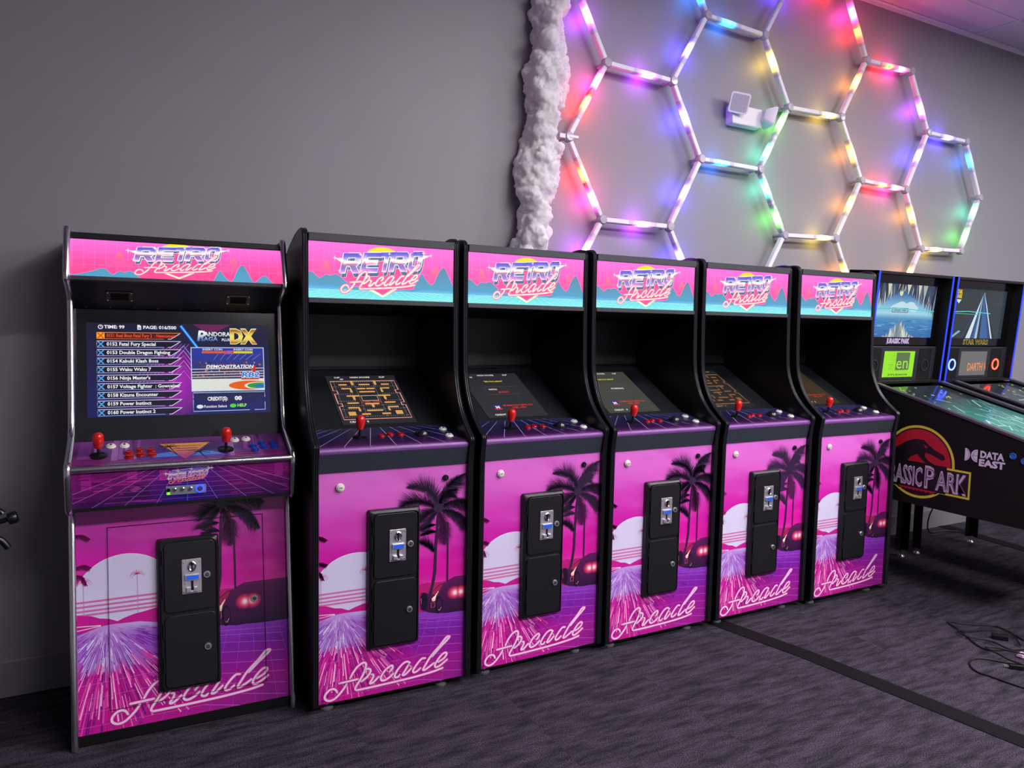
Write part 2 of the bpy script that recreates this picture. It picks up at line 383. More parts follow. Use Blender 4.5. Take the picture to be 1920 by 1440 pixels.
FRONDS = [[(.4786,.7314),(.461,.7737),(.4268,.8035),(.3904,.8132),(.3504,.8137)],[(.4814,.7365),(.5093,.7886),(.5434,.8297),(.5927,.8535)],[(.4814,.7365),(.4981,.7705),(.5209,.7877),(.5585,.7928)],[(.4929,.7273),(.536,.7426),(.5739,.7447),(.6094,.736),(.6336,.7172)],[(.4931,.7136),(.5366,.7041),(.5749,.6838),(.599,.6537),(.6173,.6239)],[(.4702,.7212),(.4302,.7466),(.3882,.7571),(.3524,.7536),(.3224,.7403)],[(.4731,.7155),(.442,.7076),(.4196,.6935),(.4003,.6684)],[(.4817,.7093),(.4995,.6665),(.5073,.6245),(.5095,.5719)],[(.476,.7125),(.4536,.6847),(.4257,.6523),(.409,.6405)],[(.4682,.6547),(.437,.6511),(.4118,.6374)],[(.4714,.6256),(.443,.6273),(.4093,.616)],[(.4639,.5443),(.4437,.5686),(.4209,.5835),(.4068,.5865)]]
def frond(cv, pts, ll, col, layer, up=0.45, fl=0):
    P = catmull([(a, b, 0) for a, b in pts], 15); n = len(P); rnd = random.Random(int(pts[0][0] * 1e4) + len(pts) + fl)
    cv.line([(p.x, p.y) for p in P], .0028, col, layer, taper=.3, cap=False)
    for i, p in enumerate(P):
        d = (P[min(i + 1, n - 1)] - P[max(i - 1, 0)]); d.normalize(); t = i / (n - 1); env = (0.55 + .6 * math.sin(math.pi * min(1, t * 1.15))) * (1 if t < .85 else (1 - t) / .15 * .8 + .2)
        for sd, k in ((1, up), (-1, 1.0)):
            nr = Vector((-d.y, d.x, 0)) * sd
            if nr.y > 0 and sd == -1: pass
            for q in range(2):
                g = d * (0.55 + rnd.random() * .3) + nr * (0.6 + rnd.random() * .3) + Vector((0, -0.35, 0)); g.normalize()
                L = ll * env * k * (0.7 + rnd.random() * .5); b0 = p + d * (q * .003)
                e = b0 + g * L; sx = d * .0019
                cv.poly([(b0.x - sx.x, b0.y - sx.y), (b0.x + sx.x, b0.y + sx.y), (e.x, e.y)], col, layer)
def scenery(cv, mp):
    """magenta sunset: sky, sun, hills, road, car, palms; drawn in the single-player panel's metres"""
    cv.map = mp; rnd = random.Random(5); E_ = [(-.25, .9)]
    sky = ramp([(.34, 'dd4cb4'), (.45, 'd9129e'), (.55, 'cf14a4'), (.68, 'd03fb6'), (.80, 'd466c6'), (.9, 'd06cc8')])
    inv = cv.inv
    def skyc(x, y):
        u, v_ = inv(x, y); q = noise.noise(Vector((u * 5, v_ * 16, 1.3))) * .6 + noise.noise(Vector((u * 13, v_ * 42, 4.1))) * .4
        return lerp(sky(v_), hx('e468c4') if q > 0 else hx('c01098'), min(.5, abs(q) * .75))
    for a in range(30):
        for b in range(42): cv.rect(-.4 + a * .05, .28 + b * .0195, -.35 + a * .05, .28 + (b + 1) * .0195, skyc, 0)
    # sun with bars
    cv.ellipse(.147, .430, .1675, .148, 'e9e2f4', 3, 72)
    cv.ellipse(.147, .430, .1655, .146, 'd3cdea', 3.2, 72)
    for y in (.4300, .4150, .4003, .3875): cv.rect(-.06, y - .0035, .33, y + .0035, 'cf6ea8', 3.6)
    # small red palms before the sun
    for px, py, s_ in ((.0113, .497, .028), (.184, .505, .024)):
        cv.line([(px, py), (px + .001, .355)], .0022, 'b080b4', 4)
        for a in range(9):
            an = -.5 + a * .55; cv.line([(px, py), (px + s_ * math.cos(an) * .7, py + s_ * math.sin(an) * .45 + .004), (px + s_ * math.cos(an), py + s_ * math.sin(an) * .4 - .006)], .0022, rnd.choice(['c02864', 'a03878', 'c83c88']), 4.2, taper=.3)
    # dark fronds at the left edge
    for pts in ([(-.02, .655), (.01, .652), (.034, .640)], [(-.02, .545), (.012, .552), (.036, .544)], [(-.02, .525), (.008, .515), (.024, .487)]): frond(cv, pts, .022, '8c1668', 4.4, .3)
    # hills
    cv.poly([(-.3, .395), (-.0052, .3902), (.0361, .3826), (.0624, .3711), (.0888, .367), (.118, .355), (.1424, .3636), (.172, .3716), (.20, .375), (.26, .385), (.32, .40), (.41, .4155), (.4313, .4199), (.4512, .4152), (.4828, .415), (.5146, .4147), (.5553, .4301), (.6028, .4264), (.75, .43), (.75, .30), (-.3, .30)], lambda x, y: lerp(hx('c81a92'), hx('b01c6c'), (inv(x, y)[0] - .2) / .25), 5, bands=40)
    cv.poly([(.098, .3645), (.118, .355), (.138, .3625), (.122, .3575)], 'f4dcf4', 5.3)
    # ground: blurred tiles running to the vanishing point
    gr = ramp([(0, '8a1c86'), (.08, 'a01a90'), (.16, '8d1698'), (.22, '7a1ea2'), (.30, '8e3ec4'), (.345, 'c4b4e6')])
    def ground(x, y):
        u, v_ = inv(x, y); c = gr(v_); t = max(0, 1 - abs(u - .085) / (.10 + (.345 - v_) * 1.25)); return lerp(c, hx('cf1690') if v_ < .2 else hx('c48ae0'), t * .8)
    gp = [(-.4, .30), (-.0064, .3257), (.0243, .3329), (.0624, .344), (.101, .3465), (.1896, .3438), (.41, .300), (.4816, .2859), (.5933, .2781), (1.1, .27)]
    for (xa, ya), (xb, yb) in zip(gp, gp[1:]):
        k = max(1, int((xb - xa) / .05))
        for q in range(k):
            x0, x1 = xa + (xb - xa) * q / k, xa + (xb - xa) * (q + 1) / k; y0, y1 = ya + (yb - ya) * q / k, ya + (yb - ya) * (q + 1) / k
            cv.poly([(x0, -.3), (x1, -.3), (x1, y1), (x0, y0)], ground, 6, bands=36)
    vx, vy = .084, .352
    for k in range(1000):
        a = rnd.uniform(-math.pi * .98, -math.pi * .02); c, s_ = math.cos(a), math.sin(a)
        r0 = rnd.uniform(.02, .30) ** 1.0; ln = (.015 + r0 * rnd.uniform(.10, .55)); wd = rnd.uniform(.004, .022) * (r0 + .05)
        side = abs(a + math.pi / 2) > .85
        if side and rnd.random() < .55: continue
        if r0 < .13: col = rnd.choice(['e8dcf6', 'd8c8f0', 'b070d8', 'f0e6fa', '9a4cc8', '7a2ab0'])
        else: col = rnd.choice(['f03aa8', 'ff7ac8', 'c01888', '8a1484', '6a1078', 'e04cb4', 'ffb0e0', 'a81490', 'd02098'])
        if side: col = rnd.choice(['8a28a8', '7420a0', 'a83ab8', '6a1890'])
        p0, p1 = (vx + c * r0, vy + s_ * r0 * .95), (vx + c * (r0 + ln), vy + s_ * (r0 + ln) * .95)
        if p0[1] > .335 + (0 if p0[0] < .19 else -(p0[0] - .19) * .2): continue
        nx, ny = -s_ * wd / 2, c * wd / 2
        cv.poly([(p0[0] - nx * .6, p0[1] - ny * .6), (p1[0] - nx, p1[1] - ny), (p1[0] + nx, p1[1] + ny), (p0[0] + nx * .6, p0[1] + ny * .6)], col, 6.4 + k * .0006)
    # neon grid on the right
    gl = hx('c868dc')
    for k in range(13):
        y = .272 - .018 * (k ** 1.28); cv.line([(.40, y + .002 + .006 * math.sin(k)), (.7, y - .02 - .004 * k)], .0011 + .00006 * k, gl, 7.4, cap=False)
    for k in range(11): cv.line([(.36 + .045 * k, .284), (.16 + .085 * k, -.02)], .0011, hx('b04cd0'), 7.4, cap=False)
    for k in range(5): cv.line([(-.05, .20 - .045 * k), (.40, .222 - .05 * k)], .0009, hx('e46cc8'), 7.4, cap=False)
    cv.poly([(-.02, .3526), (.06, .3493), (.0648, .3449), (-.02, .3379)], 'c0188c', 7.5)
    cv.line([(-.02, .3535), (.0648, .3480)], .0026, 'f6e4f8', 7.6, cap=False); cv.line([(-.02, .3385), (.0648, .3460)], .0026, 'f0d4f4', 7.6, cap=False)
    # car
    car = [(.4105,.3811),(.4232,.3807),(.4404,.3726),(.4489,.3728),(.4687,.392),(.4915,.4082),(.5205,.4125),(.5407,.4237),(.5612,.4293),(.6027,.4293),(.6052,.279),(.5576,.2809),(.5223,.2808),(.4816,.2873),(.447,.2942),(.4241,.3047),(.4085,.3127),(.4065,.3625)]
    cv.poly([(x if x < .6 else .75, y) for x, y in car], lambda x, y: lerp(hx('2c1438'), hx('5c1a58'), (inv(x, y)[1] - .28) / .15), 8, bands=60)
    cv.poly([(.4518,.3724),(.4716,.3888),(.4945,.4036),(.5031,.4038),(.4919,.3832),(.4691,.3643)], 'a42450', 8.3); cv.poly([(.4549,.3498),(.4691,.3615),(.4833,.3788),(.4862,.377),(.4749,.3579),(.4708,.339),(.4579,.3382)], 'ffc0a0', 8.5); cv.poly([(.457, .352), (.469, .359), (.480, .374), (.474, .360), (.468, .345)], 'fff0e0', 8.7)
    cv.line([(.4537, .3333), (.4695, .3337), (.4697, .3142), (.4539, .3139)], .0016, 'f8788c', 8.5, closed=True)
    cv.ellipse(.4232, .343, .016, .036, '1e1028', 8.4); cv.ellipse(.487, .320, .0165, .036, '180c22', 8.6); cv.ellipse(.489, .320, .012, .030, '3a1840', 8.7)
    cv.line([(.484, .300), (.490, .297), (.497, .309)], .0016, 'f0b8c0', 8.8)
    cv.line([(.4489, .3728), (.4687, .392), (.4915, .4082), (.5205, .4125)], .0014, 'c83858', 8.6); cv.line([(.555, .422), (.75, .425)], .0014, '8c2858', 8.6)
    cv.line([(.404, .350), (.412, .357), (.412, .335)], .0014, 'ff7890', 8.6)
    for q in range(9):
        t = q / 8; cc = ramp([(0, '6c1a4c'), (.45, 'd83868'), (.75, 'ff7898'), (1, 'fff0f2')])(t)
        for px in (.556, .583): cv.ellipse(px, .362, .030 * (1 - t) + .006, .022 * (1 - t) + .007, cc, 8.8 + t * .6, 20)
    # palms
    dk = '33203f'
    tk = [(.4803, .7094), (.4767, .6551), (.4725, .5872), (.4701, .5078), (.4679, .4557), (.4572, .3992), (.4490, .373)]
    cv.line([(p.x, p.y) for p in catmull([(a, b, 0) for a, b in tk], 5)], .008, dk, 9, cap=False, taper=1.5)
    cv.line([(.5213, .6588), (.5235, .5011), (.5233, .413)], .0058, dk, 9, cap=False)
    for dy in (0, .018, .03): cv.line([(.514, .655 - dy), (.530, .653 - dy)], .0014, dk, 9)
    for k, pts in enumerate(FRONDS):
        big = k < 9
        frond(cv, pts, (.060 if big else .034), (dk if k not in (7,) else '4c1a48'), 9.2 + k * .06, .35 if k != 7 else .9, k)
    cv.ellipse(.481, .721, .022, .018, dk, 9.9)
    cv.map = lambda x, y: (x, y)
def front_art(W, H, sx, ox, sy, oy, tfx):
    cv = Canvas(W, H); cv.inv = lambda x, y: ((x - ox) / sx, (y - oy) / sy)
    scenery(cv, lambda x, y: (x * sx + ox, y * sy + oy))
    script(cv, tfx, .0082, 'ecd0f0', 'd01c80', 10.4, 1.75)
    return cv

CHROME = ramp([(0, 'f4e8ff'), (.10, 'd884e0'), (.24, '8c78d0'), (.36, '6e78a8'), (.46, 'e070b8'), (.54, 'fff6e0'), (.64, 'fbf4f0'), (.74, 'b8a8f4'), (.88, '7068dc'), (1, '5c50c8')])
R_POLYS = [[(0, 0), (.27, 0), (.27, 1), (0, 1)], [(.27, .78), (.80, .78), (1, .78), (1, .84), (.86, 1), (.27, 1)], [(.70, .50), (1, .50), (1, .80), (.70, .80)], [(.27, .36), (.84, .36), (1, .52), (.70, .58), (.27, .58)], [(.42, .40), (.74, .40), (1.06, 0), (.72, 0)]]
E_POLYS = [[(0, 0), (.27, 0), (.27, 1), (0, 1)], [(.2, .78), (1, .78), (1.04, 1), (.2, 1)], [(.2, .40), (.86, .40), (.90, .60), (.2, .60)], [(.2, 0), (.95, 0), (.98, .22), (.2, .22)]]
T_POLYS = [[(0, .78), (1.1, .78), (1.1, 1), (0, 1)], [(.40, 0), (.70, 0), (.70, .82), (.40, .82)]]
O_POLYS = [[(0, .1), (.27, 0), (.27, 1), (0, .9)], [(.2, .78), (.9, .78), (.85, 1), (.2, 1)], [(.2, 0), (.85, 0), (.9, .24), (.2, .24)], [(.70, 0), (.9, .05), (1, .2), (1, .85), (.9, 1), (.70, 1)]]
def retro_logo(cv, fx, pale='fff4f8', dark='4a6a8c', mid='c890e0'):
    """slanted chrome word with a drop block and wing spikes; letter boxes in marquee metres"""
    boxes = [(R_POLYS, .122, .195, .0985), (E_POLYS, .203, .274, .105), (T_POLYS, .272, .322, .110), (R_POLYS, .318, .392, .1145), (O_POLYS, .398, .452, .1205)]
    H_ = .076
    for P, x0, x1, y0 in boxes:
        def g(a, b, dx=0, dy=0): return fx(x0 + a * (x1 - x0) + b * .0165 + dx, y0 + b * (H_ + .002) + a * .004 + dy)
        for pts in P:
            for q in range(4): cv.poly([g(a, b, .004 * q / 3 + .001, -.016 * q / 3) for a, b in pts], mid if q == 1 else dark, 5 + q * .01)
            lo = [g(a, b, .005, -.016) for a, b in pts]; cv.line(lo, .0012, pale, 5.1, closed=True)
            cv.line([g(a, b) for a, b in pts], .0058, pale, 5.4, closed=True)
        for pts in P:
            n = [g(a, b) for a, b in pts]
            yb = g(0, 0)[1]; yt = g(0, 1)[1]
            cv.poly(n, lambda x, y, yb=yb, yt=yt: CHROME((y - yb) / (yt - yb) + .05 * math.sin(x * 420)), 5.8, bands=64)
    for a, b, c in (((.1024, .156), (.139, .158), (.130, .139)), ((.4983, .1874), (.462, .186), (.455, .166))):
        cv.poly([fx(*a), fx(*b), fx(*c)], 'fff0dc', 5.3)
    for px, py, r in ((.1024, .156, .006), (.204, .176, .0055), (.468, .195, .006), (.4983, .1874, .005), (.322, .185, .004), (.122, .108, .004)):
        x, y = fx(px, py)
        for k in range(4): a = k * math.pi / 4; l = r * (1.3 if k % 2 == 0 else .6); cv.line([(x - l * math.cos(a), y - l * math.sin(a)), (x + l * math.cos(a), y + l * math.sin(a))], .0014, 'fffbe8', 6.4)
def marquee_art(W, H, sx, ox, sy, oy, ground=True):
    cv = Canvas(W, H); fx = lambda x, y: (x * sx + ox, y * sy + oy); cv.map = fx; inv = lambda y: (y - oy) / sy
    bg = ramp([(.03, 'ff4a92'), (.09, 'ff4fa0'), (.14, 'fb5cbc'), (.21, 'f36ed8')])
    cv.rect(-.3, -.1, .95, .3, lambda x, y: bg(inv(y)), 0, bands=24)
    for k in range(-6, 24): cv.line([(.02 + k * .0405, .05), (.02 + k * .0405, .25)], .0010, 'ff8ae2', .6, cap=False)
    for k in range(6): cv.line([(-.3, .068 + k * .038), (.95, .068 + k * .038)], .0008, 'ff86da', .6, cap=False)
    for cx in (.0703, .52, -.2, .76):
        cv.poly([(cx + d * .001, .09 + .055 * math.exp(-(d / 19) ** 2)) for d in range(-48, 49, 4)] + [(cx + .048, .06), (cx - .048, .06)], lambda x, y: lerp(hx('ff5aa4'), hx('ff7c84'), (inv(y) - .10) / .045), .9, bands=30)
    # setting sun behind the word
    cv.ellipse(.2945, .150, .082, .0595, lambda x, y: lerp(hx('ffc8a0'), hx('ffe014'), (inv(y) - .175) / .02), 1.4, 48, bands=60)
    mt = [(-.3, .05), (-.2, .10), (-.12, .07), (-.04, .085), (.0108, .1003), (.0424, .0771), (.058, .086), (.0723, .0914), (.0843, .088), (.1045, .094), (.118, .090), (.1371, .0754), (.160, .058), (.19, .05), (.40, .045), (.4277, .059), (.445, .09), (.4619, .1113), (.478, .09), (.4998, .0695), (.515, .078), (.535, .12), (.5562, .1416), (.575, .115), (.59, .085), (.605, .068), (.65, .10), (.7, .062), (.8, .09), (.95, .06), (.95, .03), (-.3, .03)]
    if not ground: mt = [(a, (b - .062) * 1.35) for a, b in mt[:-2]] + [(.95, -.2), (-.3, -.2)]
    top = [tuple(p) for p in catmull([(a, b, 0) for a, b in mt[:-2]], 4)]
    cv.poly([(p[0], p[1]) for p in top] + mt[-2:], lambda x, y: lerp(hx('4f9cc0'), hx('5a86a8'), (inv(y) - .05) / .08), 1.8, bands=30)
    cv.line([(p[0], p[1]) for p in top], .0013, 'ff8cd4', 2.0, cap=False)
    gnd = ramp([(-.02, '90f0ea'), (.02, '66dce0'), (.038, '58b8dc'), (.052, '5a8cd0')])
    hz = [(-.3, .046), (.0, .050), (.06, .054), (.13, .044), (.17, .036), (.22, .040), (.30, .034), (.36, .044), (.42, .036), (.47, .050), (.53, .048), (.6, .044), (.95, .05)]
    if ground: cv.poly(hz + [(.95, -.2), (-.3, -.2)], lambda x, y: gnd(inv(y)), 2.4, bands=40)
    for k in range(11 if ground else 0): cv.line([(-.3, .034 - .0012 * k * (1 + k * .45)), (.95, .034 - .0012 * k * (1 + k * .45))], .0008, 'a4f6f4', 2.8, cap=False)
    for k in range(-9, 10 if ground else -9): cv.line([(.296 + k * .024, .034), (.296 + k * .07, -.03)], .0010, 'b8fbfa', 2.8, cap=False)
    # pink triangle behind the word and its pale rim
    cv.poly([(.165, .145), (.425, .165), (.43, .062), (.36, .042), (.296, .012), (.23, .040), (.17, .075)], 'ff4d96', 3.0)
    cv.line([(.243, .040), (.2955, .014), (.352, .048)], .0095, 'fff6b0', 3.4); cv.line([(.243, .040), (.2955, .014), (.352, .048)], .0045, 'fffce8', 3.6)
    cv.map = lambda x, y: (x, y)
    retro_logo(cv, fx)
    # script: panel lettering mapped into the marquee
    k = (.4409 - .127) / (.5255 - .0259)
    def tfx(x, y): return fx(.127 + (x - .0259) * k + (y - .03) * .02, .0235 + (y - .0100) * .64 + (x - .0259) * .030)
    for st in STROKES:
        q = [tfx(*p) for p in st]
        for wd, c, l in ((.0115, 'ff5a9c', 7.0), (.0080, 'ff86ac', 7.2), (.0050, 'fff0d8', 7.5)): cv.line(q, wd * min(sx, sy), c, l)
    return cv
def deck_art(W, H):
    """single-player control deck: dark blue to violet with pale converging lines; top 15 mm folds over the front edge"""
    cv = Canvas(W, H); g = ramp([(0, '9054a4'), (.018, '4c2058'), (.05, '2a1038'), (.10, '181238'), (.17, '0e1a40'), (.235, '0c2040')])
    cv.rect(0, 0, W, H, lambda x, y: g(y), 0, bands=30)
    rnd = random.Random(3)
    for k in range(60):
        y = rnd.uniform(.02, H); x = rnd.uniform(-.1, W); cv.line([(x, y), (x + rnd.uniform(.1, .3), y + rnd.uniform(-.004, .004))], .0009, lerp(g(y), hx('8a5ad0'), rnd.uniform(.1, .35)), 1, cap=False)
    for k in range(-6, 8): cv.line([(.30 + k * .1, -.01), (.30 + k * .1, .018), (.30 + k * .040, H)], .0018, lerp(hx('d8b0ec'), hx('5060b0'), abs(k) / 9), 2, cap=False)
    return cv

# ---- screens
def pix_text(cv, st, x, y, h, col, w=None, align='l', layer=3): cv.text(st, x, y, h, col, layer, w=w, align=align, bold=.02)
def maze_screen(W, H, seed, dim=1.0):
    """generic dot maze: mirrored bars, outline and dots"""
    cv = Canvas(W, H); cv.rect(0, 0, W, H, hx('26262c') if dim == 1 else hx('20201f'), 0)
    bar = hx('e8a85c') if dim == 1 else lerp(hx('a06a38'), (0, 0, 0), .2); rim = hx('ff7a5a') if dim == 1 else hx('b06a40'); rnd = random.Random(seed)
    rim2 = hx('ffd8c8') if dim == 1 else hx('c89060')
    x0, x1, y0, y1 = W * .04, W * .96, H * .10, H * .88
    notch = [(x0, y0), (x1, y0), (x1, y0 + .33 * (y1 - y0)), (x1 - .05 * W, y0 + .33 * (y1 - y0)), (x1 - .05 * W, y0 + .40 * (y1 - y0)), (x1, y0 + .40 * (y1 - y0)), (x1, y0 + .66 * (y1 - y0)), (x1 - .05 * W, y0 + .66 * (y1 - y0)), (x1 - .05 * W, y0 + .74 * (y1 - y0)), (x1, y0 + .74 * (y1 - y0)), (x1, y1), (x0, y1)]
    left = [(x0, y0 + f * (y1 - y0)) if not q else (x0 + .05 * W, y0 + f * (y1 - y0)) for f, q in ((.74, 0), (.74, 1), (.66, 1), (.66, 0), (.40, 0), (.40, 1), (.33, 1), (.33, 0))]
    cv.line(notch + left, .0042, rim, 1, closed=True); cv.line(notch + left, .0018, rim2, 1.3, closed=True)
    gw, gh = (x1 - x0) / 14, (y1 - y0) / 15; used = set()
    def cell(i, j): return (x0 + (i + .5) * gw, y0 + (j + .5) * gh)
    def barl(pts):
        for mir in (False, True):
            q = [cell(13 - i if mir else i, j) for i, j in pts]; cv.line(q, .0105, bar, 2); used.update((round(13 - i if mir else i), round(j)) for i, j in pts)
    for pts in ([(1.2, 13), (2.6, 13)], [(4, 14.4), (4, 13)], [(5.5, 13), (6.5, 13)], [(1.5, 11.4), (3.2, 11.4), (3.2, 10)], [(4.8, 11.3), (6.2, 11.3)], [(2, 8.4), (4.4, 8.4)], [(3.2, 8.4), (3.2, 7)], [(1.6, 5.6), (3.6, 5.6)], [(5.2, 5.2), (6.5, 5.2)], [(6.5, 5.2), (6.5, 4)], [(1.4, 3.8), (3.4, 3.8), (3.4, 2.6)], [(5, 2.6), (6.5, 2.6)], [(5, 10), (6.4, 10)]): barl(pts)
    for mir in (0, 1):
        a = cell(13 - 1.6 if mir else 1.6, 1.6); cv.rect(a[0] - gw * .75, a[1] - gh * .7, a[0] + gw * .75, a[1] + gh * .7, bar, 2)
        a = cell(13 - 4.4 if mir else 4.4, 1.3); cv.rect(a[0] - gw * .9, a[1] - gh * .3, a[0] + gw * .9, a[1] + gh * .3, bar, 2)
    ca = cell(6.5, 7.4); cv.line([(ca[0] - gw * 1.7, ca[1] - gh), (ca[0] + gw * 1.7, ca[1] - gh), (ca[0] + gw * 1.7, ca[1] + gh), (ca[0] - gw * 1.7, ca[1] + gh)], .003, rim2, 2.2, closed=True)
    if dim == 1:
        for j in (0.4, 3.2, 4.6, 6.4, 9.2, 12.2, 14.1):
            for k in range(29):
                if 6 < j < 10 and 7 < k < 21: continue
                p = cell(k * .47 - .1, j); cv.rect(p[0] - .0011, p[1] - .0011, p[0] + .0011, p[1] + .0011, 'f0e0d8', 1.8)
        for i in (.2, 4.4, 8.6, 12.8):
            for k in range(26):
                p = cell(i, k * .56 + .4); cv.rect(p[0] - .0011, p[1] - .0011, p[0] + .0011, p[1] + .0011, 'f0e0d8', 1.8)
        pix_text(cv, 'GAME   OVER', W / 2, ca[1] - gh * 1.75, .010, 'e02818', align='c')
    tc = 'f4f0ec' if dim == 1 else '8c8878'
    pix_text(cv, '1UP', W * .12, H * .945, .011, tc); pix_text(cv, 'HIGH SCORE', W * .34, H * .945, .011, tc); pix_text(cv, '2UP', W * .76, H * .945, .011, tc); pix_text(cv, '00', W * .19, H * .908, .010, tc)
    pix_text(cv, 'CREDIT   0', W * .10, H * .035, .012, tc)
    return cv
def title_screen(W, H, lines, bg, tint=1.0, credit='CREDIT   0'):
    cv = Canvas(W, H); cv.rect(0, 0, W, H, bg, 0); k = lambda c: lerp((0, 0, 0), hx(c), tint)
    for st, fx_ in (('1UP', .08), ('HIGH SCORE', .30), ('2UP', .74)): pix_text(cv, st, W * fx_, H * .94, .011, k('e8e4e0'))
    pix_text(cv, '00', W * .15, H * .90, .010, k('e8e4e0'))
    pix_text(cv, '"MS PAC-MAN"', W * .5, H * .79, .011, k('e0d030'), align='c')
    cv.line([(W * .26, H * .50), (W * .80, H * .50), (W * .80, H * .68), (W * .26, H * .68)], .0012, k('6c5c58'), 1, closed=True)
    for st, fx_, fy, c in lines: pix_text(cv, st, W * fx_, H * fy, .012, k(c))
    cv.rect(W * .20, H * .17, W * .32, H * .265, k('2430a0'), 1); cv.rect(W * .20, H * .17, W * .32, H * .195, k('d82818'), 2); pix_text(cv, 'M', W * .26, H * .195, .020, k('f4f0f0'), align='c')
    pix_text(cv, '\u00a9 MIDWAY MFG CO', W * .37, H * .235, .012, k('e03830'), w=W * .50); pix_text(cv, '1980, 1981', W * .50, H * .185, .012, k('e03830'))
    pix_text(cv, credit, W * .13, H * .045, .012, k('f0ece8'))
    return cv
def menu_screen(W, H):
    cv = Canvas(W, H)
    bgx = lambda x, y: lerp(lerp(hx('1c1c34'), hx('181c5c'), 1 - y / H), hx('b020c0'), max(0, 1 - math.hypot((x / W - .47) / .16, (y / H - .36) / .42)) ** .8)
    for i in range(24):
        for j in range(14): cv.rect(W * i / 24, H * j / 14, W * (i + 1) / 24, H * (j + 1) / 14, bgx, 0)
    for i in range(7): cv.line([(W * (.20 + .02 * i), H * .30), (W * (.42 + .02 * i), H * .78)], .0012, 'c060d8', .6, cap=False)
    for i in range(6):
        o_ = i * .055; cv.line([(W * .44, H * (.62 - o_)), (W * .508, H * (.76 - o_)), (W * .56, H * (.62 - o_))], .0022, ['58c8ff', 'd8a0ff', 'c868e8', 'f0a0f0', 'b050d0', 'd070e0'][i], .7, cap=False)
    cv.line([(W * .495, H * .98), (W * .585, H * .74)], .012, '1c50e0', .8, cap=False); cv.line([(W * .495, H * .98), (W * .585, H * .74)], .005, '60d0ff', .9, cap=False)
    cv.poly([(W * .56, H), (W * .78, H), (W * .68, H * .90), (W * .62, H * .93)], '6c2058', .6)
    # header
    for q, c in ((.0085, 'f0f0fa'), (.0058, '24243c')): cv.ellipse(W * .072, H * .955, q, q, c, 2 + (q < .007) * .2, 20)
    cv.line([(W * .072, H * .97), (W * .072, H * .955), (W * .078, H * .955)], .0018, 'f0f0fa', 2.4)
    cv.poly([(W * .262, H * .93), (W * .282, H * .93), (W * .282, H * .968), (W * .274, H * .982), (W * .262, H * .982)], 'f0f0fa', 2); cv.rect(W * .267, H * .942, W * .278, H * .952, '24243c', 2.3)
    cv.text('TIME: 99', W * .09, H * .94, .012, 'f4f4fc', 2, w=W * .105, bold=.03); cv.text('PAGE: 016/500', W * .293, H * .94, .012, 'f4f4fc', 2, w=W * .178, bold=.03)
    items = ['0151 Real Bout Fatal Fury 2  : Newcomers', '0152 Fatal Fury Special', '0153 Double Dragon Fighting', '0154 Kabuki Klash Boss', '0155 Waku Waku 7', "0156 Ninja Master's", '0157 Voltage Fighter  : Gowcaizer', '0158 Kizuna Encounter', '0159 Power Instinct', '0160 Power Instinct 2']
    for i, st in enumerate(items):
        yc = H * (.863 - i * .0905); h2 = H * .033; sel = i == 0; xl, xr = W * .052, W * .495
        fill = (hx('401818') if sel else hx('14142e')); rimc = 'ff6a20' if sel else ['88a8e8', 'b8b0f0', 'c0a8e8'][i % 3]
        cv.poly([(xl, yc - h2), (xr - .038, yc - h2), (xr, yc + h2), (xl, yc + h2)], fill, 1.2)
        cv.line([(xl, yc + h2), (xr, yc + h2)], .0022, 'ff9050' if sel else 'd8d4f4', 1.6, cap=False)
        cv.line([(xl, yc + h2 * .6), (xl, yc - h2), (xr - .060, yc - h2)], .002, rimc, 1.6, cap=False); cv.line([(xr - .046, yc - h2), (xr - .036, yc - h2), (xr - .004, yc + h2 * .8)], .0022, 'f4e8ff', 1.6, cap=False)
        xc = W * .072; r = .0085
        if sel: cv.rect(xc - .013, yc - .011, xc + .013, yc + .011, 'ffb020', 1.8)
        for sg in (1, -1): cv.line([(xc - r, yc - r * sg), (xc + r, yc + r * sg)], .0042, 'e05010' if sel else '50a8f0', 2)
        cv.text(st, W * .102, yc - .0055, .0125, 'f05030' if sel else 'f6f6ff', 2.4, bold=.026, w=(W * .365 if i == 0 else None))
    # title
    met = lambda x, y: lerp(hx('3a78c8'), hx('f4faff'), (y / H - .82) / .08)
    cv.text('P', W * .585, H * .815, .040, met, 2, bold=.03, slant=.15, bands=60); cv.text('ANDORA', W * .625, H * .868, .0165, met, 2, w=W * .150, bold=.03, bands=90); cv.text('SAGA', W * .605, H * .815, .016, met, 2, w=W * .098, bold=.03, bands=90); cv.text('PLUS', W * .725, H * .815, .010, 'dce8f8', 2, bold=.03)
    gold = lambda x, y: lerp(hx('a85c04'), hx('ffe860'), abs(math.sin((y / H - .79) * 22)))
    cv.text('DX', W * .772, H * .795, .054, 'fff2b0', 1.8, w=W * .16, bold=.075); cv.text('DX', W * .774, H * .797, .052, gold, 2.2, w=W * .154, bold=.05, bands=120)
    # preview: empty boxing ring
    x0, x1, y0, y1 = W * .552, W * .965, H * .262, H * .735
    cv.rect(x0 - .003, y0 - .003, x1 + .003, y1 + .003, 'c8dcf8', 1.4); cv.clip = (x0, x1, y0, y1); dy = y1 - y0; dx = x1 - x0
    cv.rect(x0, y0, x1, y1, lambda x, y: lerp(hx('30343c'), hx('2838a8'), (y - y0) / dy), 1.8, bands=40); rnd = random.Random(8)
    for k in range(230):
        a, b = rnd.uniform(x0, x1), y0 + dy * rnd.uniform(.28, .66); cv.ellipse(a, b, .0032, .0042, rnd.choice(['70402c', '382838', 'a03828', '283848', 'c88850', '20405c', '6c2030']), 2, 6)
